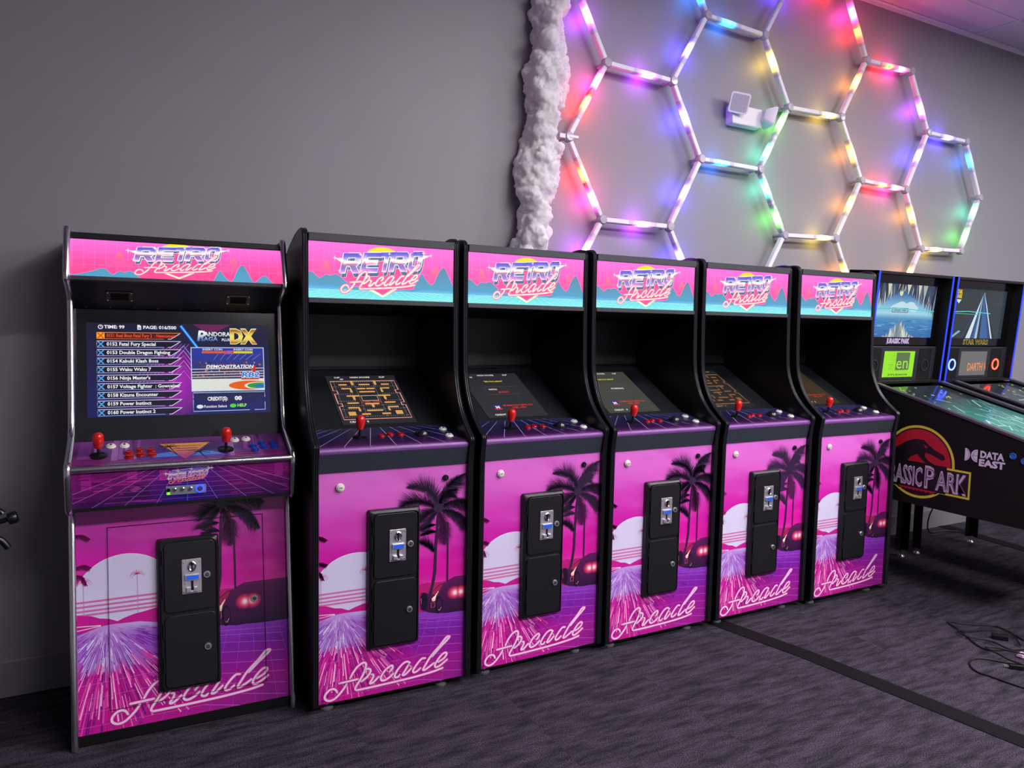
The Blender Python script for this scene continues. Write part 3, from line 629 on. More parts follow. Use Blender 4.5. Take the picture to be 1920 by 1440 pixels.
    for k in range(7): cv.line([(x0 + dx * (.3 + .09 * k), y0 + dy * .72), (x0 + dx * (.36 + .1 * k), y0 + dy * .86)], .0016, '8890b0', 2.1)
    cv.rect(x0, y0, x1, y0 + dy * .27, 'e4e8e0', 2.3)
    for b in (.50, .43, .37, .31): cv.line([(x0, y0 + dy * b), (x1, y0 + dy * (b + .02))], .0022, 'f0f0ec', 2.5, cap=False)
    cv.rect(x0 + dx * .84, y0 + dy * .40, x0 + dx * .885, y0 + dy * .58, 'd02c20', 2.6)
    cv.ellipse(x0 + dx * .80, y0 + dy * .11, dx * .30, dy * .11, 'f06010', 2.7); cv.ellipse(x0 + dx * .92, y0 + dy * .10, dx * .20, dy * .085, 'f4f0e0', 2.8); cv.ellipse(x0 + dx * .93, y0 + dy * .10, dx * .17, dy * .07, '28a038', 2.9); cv.ellipse(x0 + dx * .95, y0 + dy * .09, dx * .09, dy * .035, '2868d8', 3.0)
    cv.rect(x0 + dx * .14, y0 + dy * .875, x0 + dx * .45, y0 + dy * .925, 'e86030', 3); cv.rect(x0 + dx * .58, y0 + dy * .875, x0 + dx * .85, y0 + dy * .925, 'e8d820', 3); cv.rect(x0 + dx * .45, y0 + dy * .86, x0 + dx * .58, y0 + dy * .94, 'd84848', 3)
    cv.text('INSERT COIN', x0 + dx * .15, y0 + dy * .945, .007, 'f8f8f8', 3.4, w=dx * .27); cv.text('INSERT COIN', x0 + dx * .58, y0 + dy * .945, .007, 'f8f8f8', 3.4, w=dx * .27); cv.text('20', x0 + dx * .515, y0 + dy * .872, .011, '4878f8', 3.4, align='c', bold=.05)
    cv.text('DEMONSTRATION', x0 + dx * .19, y0 + dy * .525, .0125, 'fafafa', 3.4, w=dx * .66, slant=.25, bold=.03)
    cv.text('RB2', x0 + dx * .68, y0 + dy * .30, .020, 'f8f8ff', 3.2, w=dx * .26, slant=.2, bold=.08); cv.text('RB2', x0 + dx * .685, y0 + dy * .305, .019, '2878e0', 3.5, w=dx * .25, slant=.2, bold=.03); cv.rect(x0 + dx * .68, y0 + dy * .245, x0 + dx * .93, y0 + dy * .275, 'e04418', 3.5)
    cv.clip = (0, W, 0, H)
    # credits box
    x0, x1, y0, y1 = W * .556, W * .968, H * .035, H * .238
    cv.rect(x0, y0, x1, y1, lambda x, y: lerp(hx('141c6c'), hx('1c204c'), (y - y0) / (y1 - y0)), 1.4)
    for pts in ([(x0, y0 + .045), (x0, y0), (x1 - .06, y0)], [(x1 - .04, y0), (x1, y0), (x1, y0 + .03)], [(x0, y1 - .02), (x0, y1), (x1, y1), (x1, y1 - .02)]): cv.line(pts, .0024, 'a8d0f8', 2)
    cv.text('CREDIT(S):', W * .635, H * .150, .014, 'f8f8ff', 2.4, w=W * .115, bold=.035); cv.text('00', W * .79, H * .150, .015, 'f8f8ff', 2.4, w=W * .042, bold=.05)
    cv.ellipse(W * .592, H * .085, .012, .0075, 'e8e8f0', 2.4); cv.text('Function Select', W * .615, H * .072, .0095, 'f0f0fa', 2.4, bold=.02); cv.ellipse(W * .78, H * .087, .012, .0075, '58d838', 2.4); cv.text('HELP', W * .805, H * .075, .011, '90f060', 2.4, bold=.04)
    return cv

# ------------------------------------------------------------------ cabinet parts
def molding(path, x0, x1, ribs=3, h=.004):
    """ribbed edge strip running along a (y, z) path between x0 and x1"""
    P = [Vector((0, y, z)) for y, z in path]; n = len(P); sec = [(0, -.0005)]
    for k in range(ribs): sec += [(k / ribs + .04, .35), (k / ribs + .5 / ribs, 1), ((k + 1) / ribs - .04, .35)]
    sec += [(1, -.0005)]; m = len(sec); mb = MB(); vs = []; fs = []
    for i, p in enumerate(P):
        t = (P[min(i + 1, n - 1)] - P[max(i - 1, 0)]).normalized(); nr = Vector((0, -t.z, t.y))
        for a, b in sec: q = p + nr * (b * h); vs.append((x0 + a * (x1 - x0), q.y, q.z))
    for i in range(n - 1):
        for k in range(m - 1): fs.append((i * m + k, i * m + k + 1, (i + 1) * m + k + 1, (i + 1) * m + k))
    return mb.add(vs, fs)
def make_joystick(parent, M):
    """bat-top stick: dust washer, shaft and red handle as one part with pieces"""
    j = MB().lathe([(.028, 0), (.028, .002), (.024, .004), (.008, .006)], 24).build('joystick', 'black_plastic', parent, True, M=M)
    MB().lathe([(.0055, .004), (.0055, .040)], 12).build('shaft', 'black_plastic', j, True, M=M)
    MB().lathe([(.0001, .033), (.0125, .034), (.0138, .037), (.0165, .050), (.0182, .062), (.0185, .070), (.0170, .079), (.0125, .086), (.0060, .0895), (.0001, .090)], 24).build('bat_top', 'red_plastic', j, True, M=M)
    return j
def make_button(parent, M, m, name='push_button', r=.0165, mark=None):
    b = MB().lathe([(r, 0), (r, .0025), (r * .92, .0045), (r * .78, .005), (r * .74, .0035)], 24).build(name, m, parent, True, M=M)
    MB().lathe([(r * .72, .002), (r * .72, .0075), (r * .6, .0088), (.0001, .0080)], 20).build('plunger', m, b, True, M=M)
    if mark == 'player':
        mb = MB()
        for k in range(2 if mark == 'two' else 1): mb.lathe([(.0032, .0088), (.0032, .0092)], 10, T(0, .002, 0)).box(-.004, .004, -.006, -.002, .0088, .0092)
        mb.build('symbol', 'black_plastic', b, M=M)
    return b
def make_lock(parent, M, r=.0125, name='lock'):
    MB().lathe([(r, 0), (r, .004), (r * .86, .0065), (r * .66, .0065), (r * .62, .003)], 24).build(name, 'brushed_metal', parent, True, M=M)
    return MB().lathe([(r * .60, .002), (r * .58, .0075), (r * .2, .0085), (.0001, .008)], 18).box(-.0008, .0008, -r * .35, r * .35, .008, .0092).build('lock_core', 'gunmetal', parent, True, M=M)
def make_coin_door(parent, M):
    """M: panel space with the frame's lower left corner as origin; 0.212 wide, 0.552 tall"""
    W, H = .212, .552; fr = MB()
    o = rrect(0, W, 0, H, .008); i_ = rrect(.013, W - .010, .010, H - .012, .018)
    n = len(o); vs = [(x, y, 0) for x, y in o] + [(x, y, .016) for x, y in rrect(.004, W - .004, .004, H - .004, .008)] + [(x, y, .022) for x, y in i_] + [(x, y, .014) for x, y in i_]
    fs = [(k * n + a, k * n + (a + 1) % n, (k + 1) * n + (a + 1) % n, (k + 1) * n + a) for k in range(3) for a in range(n)] + [list(range(3 * n, 4 * n))]
    fr.add(vs, fs); d = fr.build('coin_door', 'powder_black', parent, M=M)
    for y0, y1 in ((.283, .535), (.013, .270)):
        MB().plate(rrect(.0235, W - .0155, y0, y1, .018), .012, .0225).build('door_leaf', 'powder_black', d, bevel=.0015, M=M)
        for yy in (y0 + .06, y1 - .075):
            MB().tube([(.0185, yy, .0205), (.0185, yy + .05, .0205)], .003, 8).build('hinge', 'black_satin', d, True, M=M)
    # coin mechanism
    x0, x1, y0, y1 = .0825, .149, .345, .471
    MB().plate(rrect(x0, x1, y0, y1, .002, 2), .022, .0265).build('coin_plate', 'brushed_metal', d, bevel=.0008, M=M)
    sc = MB()
    for a in (x0 + .006, x1 - .006):
        for b in (y0 + .008, y1 - .010): sc.lathe([(.0028, .0262), (.0026, .028), (.0001, .0286)], 10, T(a, b, 0))
    sc.build('screw', 'chrome', d, True, M=M)
    cx = (x0 + x1) / 2 + .001
    MB().lathe([(.0155, .026), (.0150, .0295), (.0120, .0315), (.0100, .0295), (.0001, .0290)], 28, T(cx, y1 - .027, 0) @ Matrix.Diagonal((1, 1.28, 1, 1))).build('coin_bezel', 'chrome', d, True, M=M)
    MB().box(cx - .0022, cx + .0022, y1 - .044, y1 - .010, .029, .0322).build('coin_slot', 'black_matte', d, M=M)
    MB().box(x0 + .010, x1 - .008, y0 + .050, y0 + .070, .026, .034).build('display_housing', 'brushed_metal', d, bevel=.001, M=M)
    MB().box(x0 + .014, x1 - .010, y0 + .0525, y0 + .0665, .0335, .0346).build('display', 'blue_display', d, M=M)
    MB().box(cx - .0042, cx + .0042, y0 + .012, y0 + .046, .026, .0272).build('return_slot', 'black_matte', d, M=M)
    MB().box(x0 + .014, cx - .005, y0 + .006, y0 + .024, .026, .036).box(cx + .005, x1 - .014, y0 + .006, y0 + .024, .026, .036).box(x0 + .014, x1 - .014, y0 + .006, y0 + .010, .026, .036).build('return_cup', 'brushed_metal', d, bevel=.001, M=M)
    MB().lathe([(.006, .026), (.006, .0275), (.0001, .028)], 14, T(x0 + .012, y0 + .040, 0)).build('reject_button', 'brushed_metal', d, True, M=M)
    make_lock(d, M @ T(.168, .408, .0225)); make_lock(d, M @ T(.166, .144, .0225))
    return d
def make_foot(parent, x, y, h=.046):
    f = MB().lathe([(.024, 0), (.025, .003), (.025, .009), (.018, .013), (.010, .015)], 24).build('leveling_foot', 'steel_foot', parent, True, M=T(x, y, 0))
    MB().lathe([(.0065, .012), (.0065, h)], 12).lathe([(.012, .020), (.012, .027)], 6).build('threaded_rod', 'steel_foot', f, False, M=T(x, y, 0))

# ---- single-player upright (built once, then copied along the row)
PROF = [(-.018, .04), (-.018, .93), (-.0235, .985)] + [(p.x, p.y) for p in catmull([(-.030, 1.022, 0), (-.0325, 1.036, 0), (-.024, 1.048, 0), (.0, 1.064, 0), (.056, 1.110, 0), (.102, 1.165, 0), (.136, 1.235, 0), (.153, 1.30, 0), (.160, 1.40, 0), (.165, 1.56, 0), (.168, 1.80, 0), (.172, 1.832, 0), (.188, 1.849, 0), (.22, 1.854, 0), (.28, 1.848, 0), (.36, 1.830, 0), (.46, 1.797, 0), (.60, 1.735, 0), (.655, 1.70, 0)], 5)]
PROF_FULL = PROF + [(.66, 1.69), (.66, .04)]
HW, TH = .30, .022
def single_cabinet():
    t = thing('arcade_cabinet', '', 'arcade machine')
    for sd in (-1, 1):
        xa, xb = sorted((sd * HW, sd * (HW + TH)))
        s_ = MB().prism(PROF_FULL, xa, xb).build('side_panel', 'black_laminate', t)
        molding(PROF, xa - .0012, xb + .0012, 3, .0045).build('edge_molding', 't_molding', s_, True)
    MB().box(-HW, HW, .640, .655, .05, 1.70).build('back_panel', 'black_laminate', t)
    MB().box(-HW, HW, .02, .640, .045, .062).build('bottom_panel', 'black_laminate', t)
    # top and marquee
    MB().prism([(.205, 1.822), (.205, 1.836), (.36, 1.815), (.46, 1.782), (.60, 1.720), (.64, 1.695), (.64, 1.68), (.45, 1.77), (.35, 1.80)], -HW, HW).build('top_panel', 'black_laminate', t)
    MB().box(-HW, HW, .160, .205, 1.807, 1.838).build('marquee_retainer', 'retainer', t, bevel=.002, seg=1)
    MB().box(-HW, HW, .160, .200, 1.570, 1.590).build('marquee_retainer', 'retainer', t, bevel=.002, seg=1)
    mq = MB().box(-HW, HW, .1725, .190, 1.588, 1.809).build('marquee', 'black_satin', t)
    MARQ.build('marquee_art', 'backlit', mq, frame((-.3, .172, 1.590), (0, 0, 1)))
    MB().prism([(.19, 1.590), (.19, 1.572), (.62, 1.53), (.62, 1.55)], -HW, HW).build('hood_panel', 'black_matte', t)
    # screen cavity
    MB().box(-HW, HW, .628, .640, 1.295, 1.56).build('cavity_panel', 'black_satin', t)
    up = Vector((0, .5756 - .242, 1.2559 - 1.0783)).normalized(); Ms = frame((0, .242, 1.0783), up)
    bz = MB().box(-HW, HW, -.030, .440, -.020, -.003).build('monitor_bezel', 'bezel_glass', t, M=Ms)
    SCREEN[0].build('screen', 'monitor', t, frame((-.1456, .242, 1.0783), up) @ T(0, 0, -.0008))
    # control deck
    cu = Vector((0, .228, .041)).normalized(); Mc = frame((-.3, -.018, 1.0249), cu)
    cp = MB().box(0, .6, 0, .240, -.018, 0).build('control_panel', 'black_satin', t, bevel=.004, M=Mc)
    DECK.build('deck_art', 'deck_print', cp, Mc @ T(0, .002, .0006))
    MB().prism([(-.0195, 1.006), (-.0215, 1.012), (-.0205, 1.020), (-.0160, 1.0255), (-.012, 1.022), (-.012, 1.006)], -HW, HW).build('front_lip', 'deck_lip', cp, True)
    def on(x, y): return Mc @ T(x + .3, (y + .018) / cu.y, .0008)
    make_joystick(t, on(-.114, .104))
    for x, y in ((-.027, .100), (.012, .112), (.054, .106)): make_button(t, on(x, y), 'red_button', r=.0150)
    for x, y in ((.2537, .150), (.2492, .066)): make_button(t, on(x, y), 'white_plastic', r=.0172, mark='player')
    tb = MB().lathe([(.034, 0), (.034, .002), (.030, .0045), (.027, .003)], 28).build('trackball', 'black_plastic', t, True, M=on(.145, .100))
    MB().lathe([(.026 * math.cos(a), .026 * math.sin(a) - .004) for a in [k * math.pi / 2 / 7 for k in range(8)]], 24).build('ball', 'ball_grey', tb, True, M=on(.145, .100))
    # apron and front
    MB().prism([(-.0195, 1.008), (-.004, .934), (.012, .934), (.012, 1.008)], -HW, HW).build('apron', 'apron_grey', t)
    fp = MB().box(-HW, HW, .001, .018, .04, .934).build('front_panel', 'black_satin', t)
    Mf = frame((-.3, .0005, .04), (0, 0, 1)); FRONT.build('panel_art', 'panel_print', fp, Mf)
    make_coin_door(t, Mf @ T(.1865, .1885, .0045))
    cb = make_button(t, Mf @ T(.0836, .836, .004), 'white_plastic', 'coin_button', r=.0165)
    cv = Canvas(.02, .006); cv.text('COIN', .01, .001, .0042, hx('303030'), 1, align='c', bold=.03); cv.build('lettering', 'side_print', cb, Mf @ T(.0836 - .010, .833, .0132))
    kl = MB().lathe([(.0125, 0), (.0125, .004), (.010, .007), (.0001, .007)], 20).build('cabinet_lock', 'black_plastic', t, True, M=Mf @ T(.5087, .8427, .004))
    MB().box(-.0012, .0012, -.005, .005, .007, .0082).build('keyhole', 'gunmetal', kl, M=Mf @ T(.5087, .8427, .004))
    for x in (-.255, .215):
        for y in (.045, .60): make_foot(t, x, y)
    return t
mat('deck_lip', '74408a', 0.4, coat=0.0)
MARQ = marquee_art(.6, .217, 1, 0, 1, 0)
DECK = deck_art(.6, .232)
FRONT = front_art(.6, .894, 1, 0, 1, 0, lambda x, y: (x, y))
SW_, SH_ = .3184, .378
SCREEN = [maze_screen(SW_, SH_, 1),
          title_screen(SW_, SH_, [('WITH', .32, .60, 'f0ece8'), ('BLINKY', .46, .535, 'e03030')], hx('2c2b30')),
          title_screen(SW_, SH_, [('STARRING', .44, .555, 'f0ece8')], hx('43453f')),
          maze_screen(SW_, SH_, 2, .6),
          title_screen(SW_, SH_, [('WITH', .32, .60, 'c8b890')], hx('3a2c14'), .7)]
CX = [(.3525, -.0337, .0102), (1.0345, .0171, .0216), (1.6864, -.0029, .0026), (2.3544, .0064, -.005), (3.0243, -.0086, -.0294)]
LABELS = ['black arcade cabinet with sunset panel and bright orange maze on its screen',
          'black arcade cabinet with sunset panel, second along from the chrome-edged cabinet in the matching row',
          'black arcade cabinet with sunset panel, middle one of the five matching cabinets',
          'black arcade cabinet with sunset panel and dim brown maze on its screen',
          'black arcade cabinet with sunset panel standing next to the pinball machines']
proto = single_cabinet()
for i, (x, a, o_) in enumerate(CX):
    c = proto if i == 0 else copy_tree(proto)
    c.location = (x + .3, o_, 0); c.rotation_euler = (0, 0, a); c['label'] = LABELS[i]; c['group'] = 'row of matching sunset arcade cabinets'
    if i:
        old = [ch for ch in c.children if ch.name.split('.')[0] == 'screen'][0]; bpy.data.objects.remove(old)
        up = Vector((0, .5756 - .242, 1.2559 - 1.0783)).normalized()
        SCREEN[i].build('screen', 'monitor', c, frame((-.1456, .242, 1.0783), up) @ T(0, 0, -.0008))

# ---- two-player cabinet with chrome edges
def two_player():
    t = thing('arcade_cabinet', 'two-player arcade cabinet with chrome edge trim and game menu on its screen', 'arcade machine', (-.0823, .1423, 0), -.0352)
    W2 = .374; ti = .014; xi = W2 - ti
    E1 = [(-.002, .002), (.107, .800), (.118, .822), (.100, .832), (.012, .838), (.0, .850), (-.018, .960), (-.0205, .985), (-.014, .998), (.01, 1.006), (.150, 1.058), (.178, 1.080), (.196, 1.115), (.212, 1.17), (.279, 1.535), (.280, 1.560), (.262, 1.575), (.160, 1.618), (.145, 1.632), (.147, 1.645), (.205, 1.800), (.212, 1.808)]
    full = E1 + [(.53, 1.80), (.53, .002)]
    for sd in (-1, 1):
        xa, xb = sorted((sd * xi, sd * W2)); s_ = MB().prism(full, xa, xb).build('side_panel', 'black_laminate', t)
        path = [(0, p[0] - .004, p[1]) for p in E1]; m = MB()
        xm = sd * (xi + ti / 2)
        m.tube([(xm, a, b) for _, a, b in path], .0115, 12); m.build('chrome_trim', 'chrome', s_, True)
    MB().box(-xi, xi, .515, .528, .01, 1.79).build('back_panel', 'black_laminate', t)
    MB().box(-xi, xi, .215, .515, 1.785, 1.797).build('top_panel', 'black_laminate', t)
    # marquee leans back
    um = Vector((0, .060, .160)).normalized(); Mm = frame((-xi, .158, 1.636), um)
    mq = MB().box(0, 2 * xi, .003, .146, -.016, 0).build('marquee', 'black_satin', t, M=Mm)
    art = marquee_art(2 * xi, .143, .86, .096, .71, -.0027, False); art.build('marquee_art', 'backlit', mq, Mm @ T(0, .003, .0006))
    MB().box(0, 2 * xi, .146, .168, -.012, .006).build('marquee_retainer', 'black_satin', t, M=Mm, bevel=.002, seg=1)
    MB().box(0, 2 * xi, -.012, .004, -.012, .006).build('marquee_retainer', 'retainer', t, M=Mm, bevel=.002, seg=1)
    # speaker panel, slanting back to the screen
    us = Vector((0, -.130, .095)).normalized(); Msp = frame((0, .300, 1.530), us); Ls = .161
    MB().box(-xi, xi, 0, Ls, -.012, 0).build('speaker_panel', 'black_satin', t, M=Msp)
    for x in (-.207, .204):
        g = MB().plate(rrect(x - .045, x + .045, .050, .106, .006), 0, .003).build('speaker_grille', 'black_plastic', t, bevel=.001, M=Msp)
        sc = MB()
        for a in (-.039, .039):
            for b in (.056, .100): sc.lathe([(.0032, .002), (.003, .004), (.0001, .0045)], 10, T(x + a, b, 0))
        sc.build('screw', 'chrome', g, True, M=Msp)
        sl = MB()
        for k in range(9): sl.box(x - .030, x + .030, .058 + k * .0046, .0600 + k * .0046, .003, .0042)
        sl.build('grille_slot', 'black_matte', g, M=Msp)
    mbv = MB()
    for k in range(9): mbv.lathe([(.003, 0), (.003, .002), (.0001, .0025)], 8, T(-.32 + k * .08, .008, 0))
    mbv.build('screw', 'gunmetal', t, True, M=Msp)
    # screen glass and picture
    ug = Vector((0, .063, .36)).normalized(); Mg = frame((0, .246 - .063 / .36 * .13, 1.04), ug)
    MB().box(-xi, xi, 0, .508, -.012, 0).build('monitor_glass', 'bezel_glass', t, M=Mg)
    menu_screen(.644, .3535).build('screen', 'monitor', t, Mg @ T(-.320, .0905, .0008))
    # control deck
    uc = Vector((0, .200, .065)).normalized(); Mc = frame((-xi, -.010, .985), uc); Lc = .205
    cp = MB().box(0, 2 * xi, 0, Lc, -.016, 0).build('control_panel', 'black_satin', t, M=Mc)
    cv = Canvas(2 * xi, Lc); rnd = random.Random(4)
    g = ramp([(0, '7a1c6c'), (.06, '6a2060'), (.12, '5c2460'), (.2, '6c3a7c')])
    cv.rect(0, 0, 2 * xi, Lc, lambda x, y: lerp(g(y), hx('24348c'), max(0, 1 - abs(x - xi) / .16)), 0, bands=14)
    for k in range(24):
        x = rnd.uniform(0, 2 * xi); y = rnd.uniform(.03, .1)
        if abs(x - xi) < .13: continue
        cv.poly([(x, y), (x + .02, y), (x + .026, Lc), (x + .006, Lc)], rnd.choice(['8a4c98', '7c3c88', '9460a4']), .6)
    for k in range(90):
        x = rnd.uniform(-.1, 2 * xi); y = rnd.uniform(0, .08); cv.line([(x, y), (x + rnd.uniform(.03, .12), y + rnd.uniform(-.003, .003))], .0016, rnd.choice(['8c1c78', '5c1658', 'a02c88', '481050']), 1, cap=False)
    for k in range(-4, 5): cv.line([(xi + k * .10, 0), (xi + k * .04, .05)], .0012, '7c70d0', 1.4, cap=False)
    cv.poly([(xi - .13, .055), (xi + .13, .055), (xi + .09, .085), (xi, .105), (xi - .09, .085)], '5078c8', 1.2); cv.rect(xi - .15, .045, xi + .15, .057, '24309c', 1.3)
    tri = [(xi - .086, .160), (xi + .090, .160), (xi - .004, .030)]
    cv.line(tri, .007, '14101c', 2, closed=True)
    cv.poly(tri, lambda x, y: lerp(hx('a84878'), hx('e8a040'), (y - .06) / .09), 2.2, bands=40); cv.line(tri, .003, '1c1424', 2.6, closed=True); cv.line([(a, b - .006) for a, b in tri], .0012, '8890d8', 2.7, closed=True)
    for yy in (.135, .115, .098): cv.rect(xi - .06 * (yy - .03) / .12, yy, xi + .06 * (yy - .03) / .12, yy + .003, '2c1830', 2.8)
    for px, py in ((xi - .055, .135), (xi + .045, .085)):
        cv.line([(px, py), (px + .02, py - .05), (px + .03, py - .075)], .003, '120c18', 3)
        for k in range(8): a = k * math.pi / 4 + .3; cv.line([(px, py), (px + .020 * math.cos(a), py + .014 * math.sin(a) + .004), (px + .038 * math.cos(a), py + .022 * math.sin(a) - .004)], .005, '120c18', 3, taper=.3)
    cv.build('deck_art', 'deck_print', cp, Mc @ T(0, 0, .0006))
    MB().tube([(-xi - .004, -.0195, .986), (xi + .004, -.0195, .986)], .0125, 14).build('chrome_rail', 'chrome', t, True)
    def on(x, y): return Mc @ T(x + xi, (y + .010) / uc.y, .0008)
    for x in (-.279, .138): make_joystick(t, on(x, .076))
    for x, y in ((-.243, .141), (-.1996, .140), (.1763, .1445), (.2177, .148)): make_button(t, on(x, y), 'white_plastic', r=.0165, mark='player')
    for x, y in ((-.1856, .085), (-.1505, .099), (-.1145, .094), (-.184, .056), (-.149, .068), (-.112, .060)): make_button(t, on(x, y), 'red_button', r=.0160)
    for x, y in ((.2353, .0885), (.2693, .107), (.3099, .102), (.240, .0595), (.2728, .076), (.3115, .071)): make_button(t, on(x, y), 'blue_plastic', r=.0150)
    # apron with its art and button strip
    ua = Vector((0, -.017, .137)).normalized(); Ma = frame((-xi, .002, .848), ua); Ha = .132
    ap = MB().box(0, 2 * xi, 0, Ha, -.014, 0).build('apron', 'black_satin', t, M=Ma)
    cv = Canvas(2 * xi, Ha); rnd = random.Random(6)
    cv.rect(0, 0, 2 * xi, Ha, lambda x, y: lerp(lerp(hx('3c1454'), hx('8c1878'), y / Ha), hx('20188c'), max(0, 1 - abs(x - xi) / .17)), 0, bands=10)
    for k in range(24): x = k * 2 * xi / 24; cv.rect(x, 0, x + 2 * xi / 24, Ha, lambda x, y: lerp(lerp(hx('3c1454'), hx('8c1878'), y / Ha), hx('20188c'), max(0, 1 - abs(x - xi) / .17)), .2, bands=8)
    for k in range(150):
        x = rnd.uniform(-.05, 2 * xi); y = rnd.uniform(.01, Ha)
        if abs(x - xi) < .14: continue
        cv.line([(x, y), (x + rnd.uniform(.02, .09), y + rnd.uniform(-.006, .006))], rnd.uniform(.001, .004), rnd.choice(['b01c90', '5c1664', 'a01888', '481058', 'c030a0']), 1, cap=False)
    for x in (.03, .17, .27, .31, .66): cv.rect(x, Ha - .05 - rnd.random() * .02, x + .03, Ha - .01, rnd.choice(['b82c98', 'a82490']), .9)
    cv.poly([(.14, .012), (.16, .045), (.20, .075), (.23, .06), (.25, .02)], '401450', 1.2); cv.poly([(.175, .055), (.20, .068), (.215, .058), (.19, .045)], '98388c', 1.3)
    for k in range(-5, 6): cv.line([(xi + k * .10, 0), (xi + k * .028, Ha)], .0014, lerp(hx('6c8cf0'), hx('d070d8'), abs(k) / 5), 2, cap=False)
    for k in range(6): cv.line([(xi - .26 + k * .02, .012 + k * .018), (xi + .26 - k * .02, .012 + k * .018)], .0009, 'b058d0', 2, cap=False)
    fxl = lambda x, y: (xi - .062 + (x - .122) * .38, .085 + (y - .10) * .38)
    retro_logo(cv, fxl, 'e0a8f0', '281458', '281458')
    for st in STROKES:
        q = [(xi - .060 + (p[0] - .026) * .24, .068 + (p[1] - .01) * .20 + p[0] * .01) for p in st]; cv.line(q, .0030, 'd02868', 7.2); cv.line(q, .0014, 'ffb8b8', 7.6)
    cv.build('apron_art', 'deck_print', ap, Ma @ T(0, 0, .0006))
    bs = MB().plate(rrect(xi - .070, xi + .062, .026, .058, .004), 0, .004).build('button_strip', 'strip_metal', t, bevel=.001, M=Ma)
    for x in (-.0426, -.0165, .0097): MB().lathe([(.0075, .003), (.0075, .006), (.0055, .008), (.0001, .0085)], 18).build('chrome_button', 'chrome', bs, True, M=Ma @ T(xi + x, .0455, 0))
    MB().lathe([(.0065, .003), (.0065, .006), (.0001, .007)], 16).build('knob', 'black_plastic', bs, True, M=Ma @ T(xi - .062, .0455, 0))
    MB().box(-.005, .005, -.004, .004, .004, .0046).build('green_lamp', 'green_lamp', bs, M=Ma @ T(xi - .062, .0325, 0))
    MB().lathe([(.0150, .004), (.0150, .0065), (.0115, .0075), (.0110, .004)], 26).build('lit_ring', 'blue_ring', bs, True, M=Ma @ T(xi + .041, .044, 0))
    MB().lathe([(.0095, .004), (.0095, .008), (.0001, .0085)], 20).build('power_button', 'chrome', bs, True, M=Ma @ T(xi + .041, .044, 0))
    MB().box(-xi, xi, .002, .125, .836, .848).build('apron_underside', 'black_satin', t)
    # front panel leans back towards the top
    uf = Vector((0, .108, .8)).normalized(); Hf = .790; Mf = frame((-xi, .0155, .0405), uf)
    fp = MB().box(0, 2 * xi, 0, Hf + .012, -.014, 0).build('front_panel', 'black_satin', t, M=Mf)
    W = 2 * xi
    sx, sy = .957 * .72 / .70, 1.056; ox, oy = .000, .016
    a2 = front_art(W, Hf, sx, .012, sy, .005, lambda x, y: (.105 + (x - .026) * 1.065, .020 + (y - .010) * 1.00))
    a2.build('panel_art', 'panel_print_gloss', fp, Mf @ T(0, 0, .0006))
    ad = MB()
    x0, x1, y0, y1 = .100, .632, .070, .715; g_ = .0018
    ad.box(x0, x1, y0, y0 + g_, .0046, .0052).box(x0, x1, y1 - g_, y1, .0046, .0052).box(x0, x0 + g_, y0, y1, .0046, .0052).box(x1 - g_, x1, y0, y1, .0046, .0052)
    ad.build('access_door_seam', 'black_matte', fp, M=Mf)
    make_coin_door(t, Mf @ T(.2575, .1035, .0045))
    make_lock(t, Mf @ T(.594, .3945, .0045), name='access_lock')
    MB().box(-xi, xi, .012, .026, .004, .042).build('kick_plate', 'black_satin', t)
    MB().box(-xi, xi, .02, .515, .002, .014).build('bottom_panel', 'black_satin', t)
    return t
mat('strip_metal', '8a9498', 0.45, 0.25); mat('green_lamp', '40c020', 0.4, emit='70ff30', strength=1.5); mat('blue_ring', '1020c0', 0.3, emit=(.02, .04, 1.0), strength=4.0)
two_player()

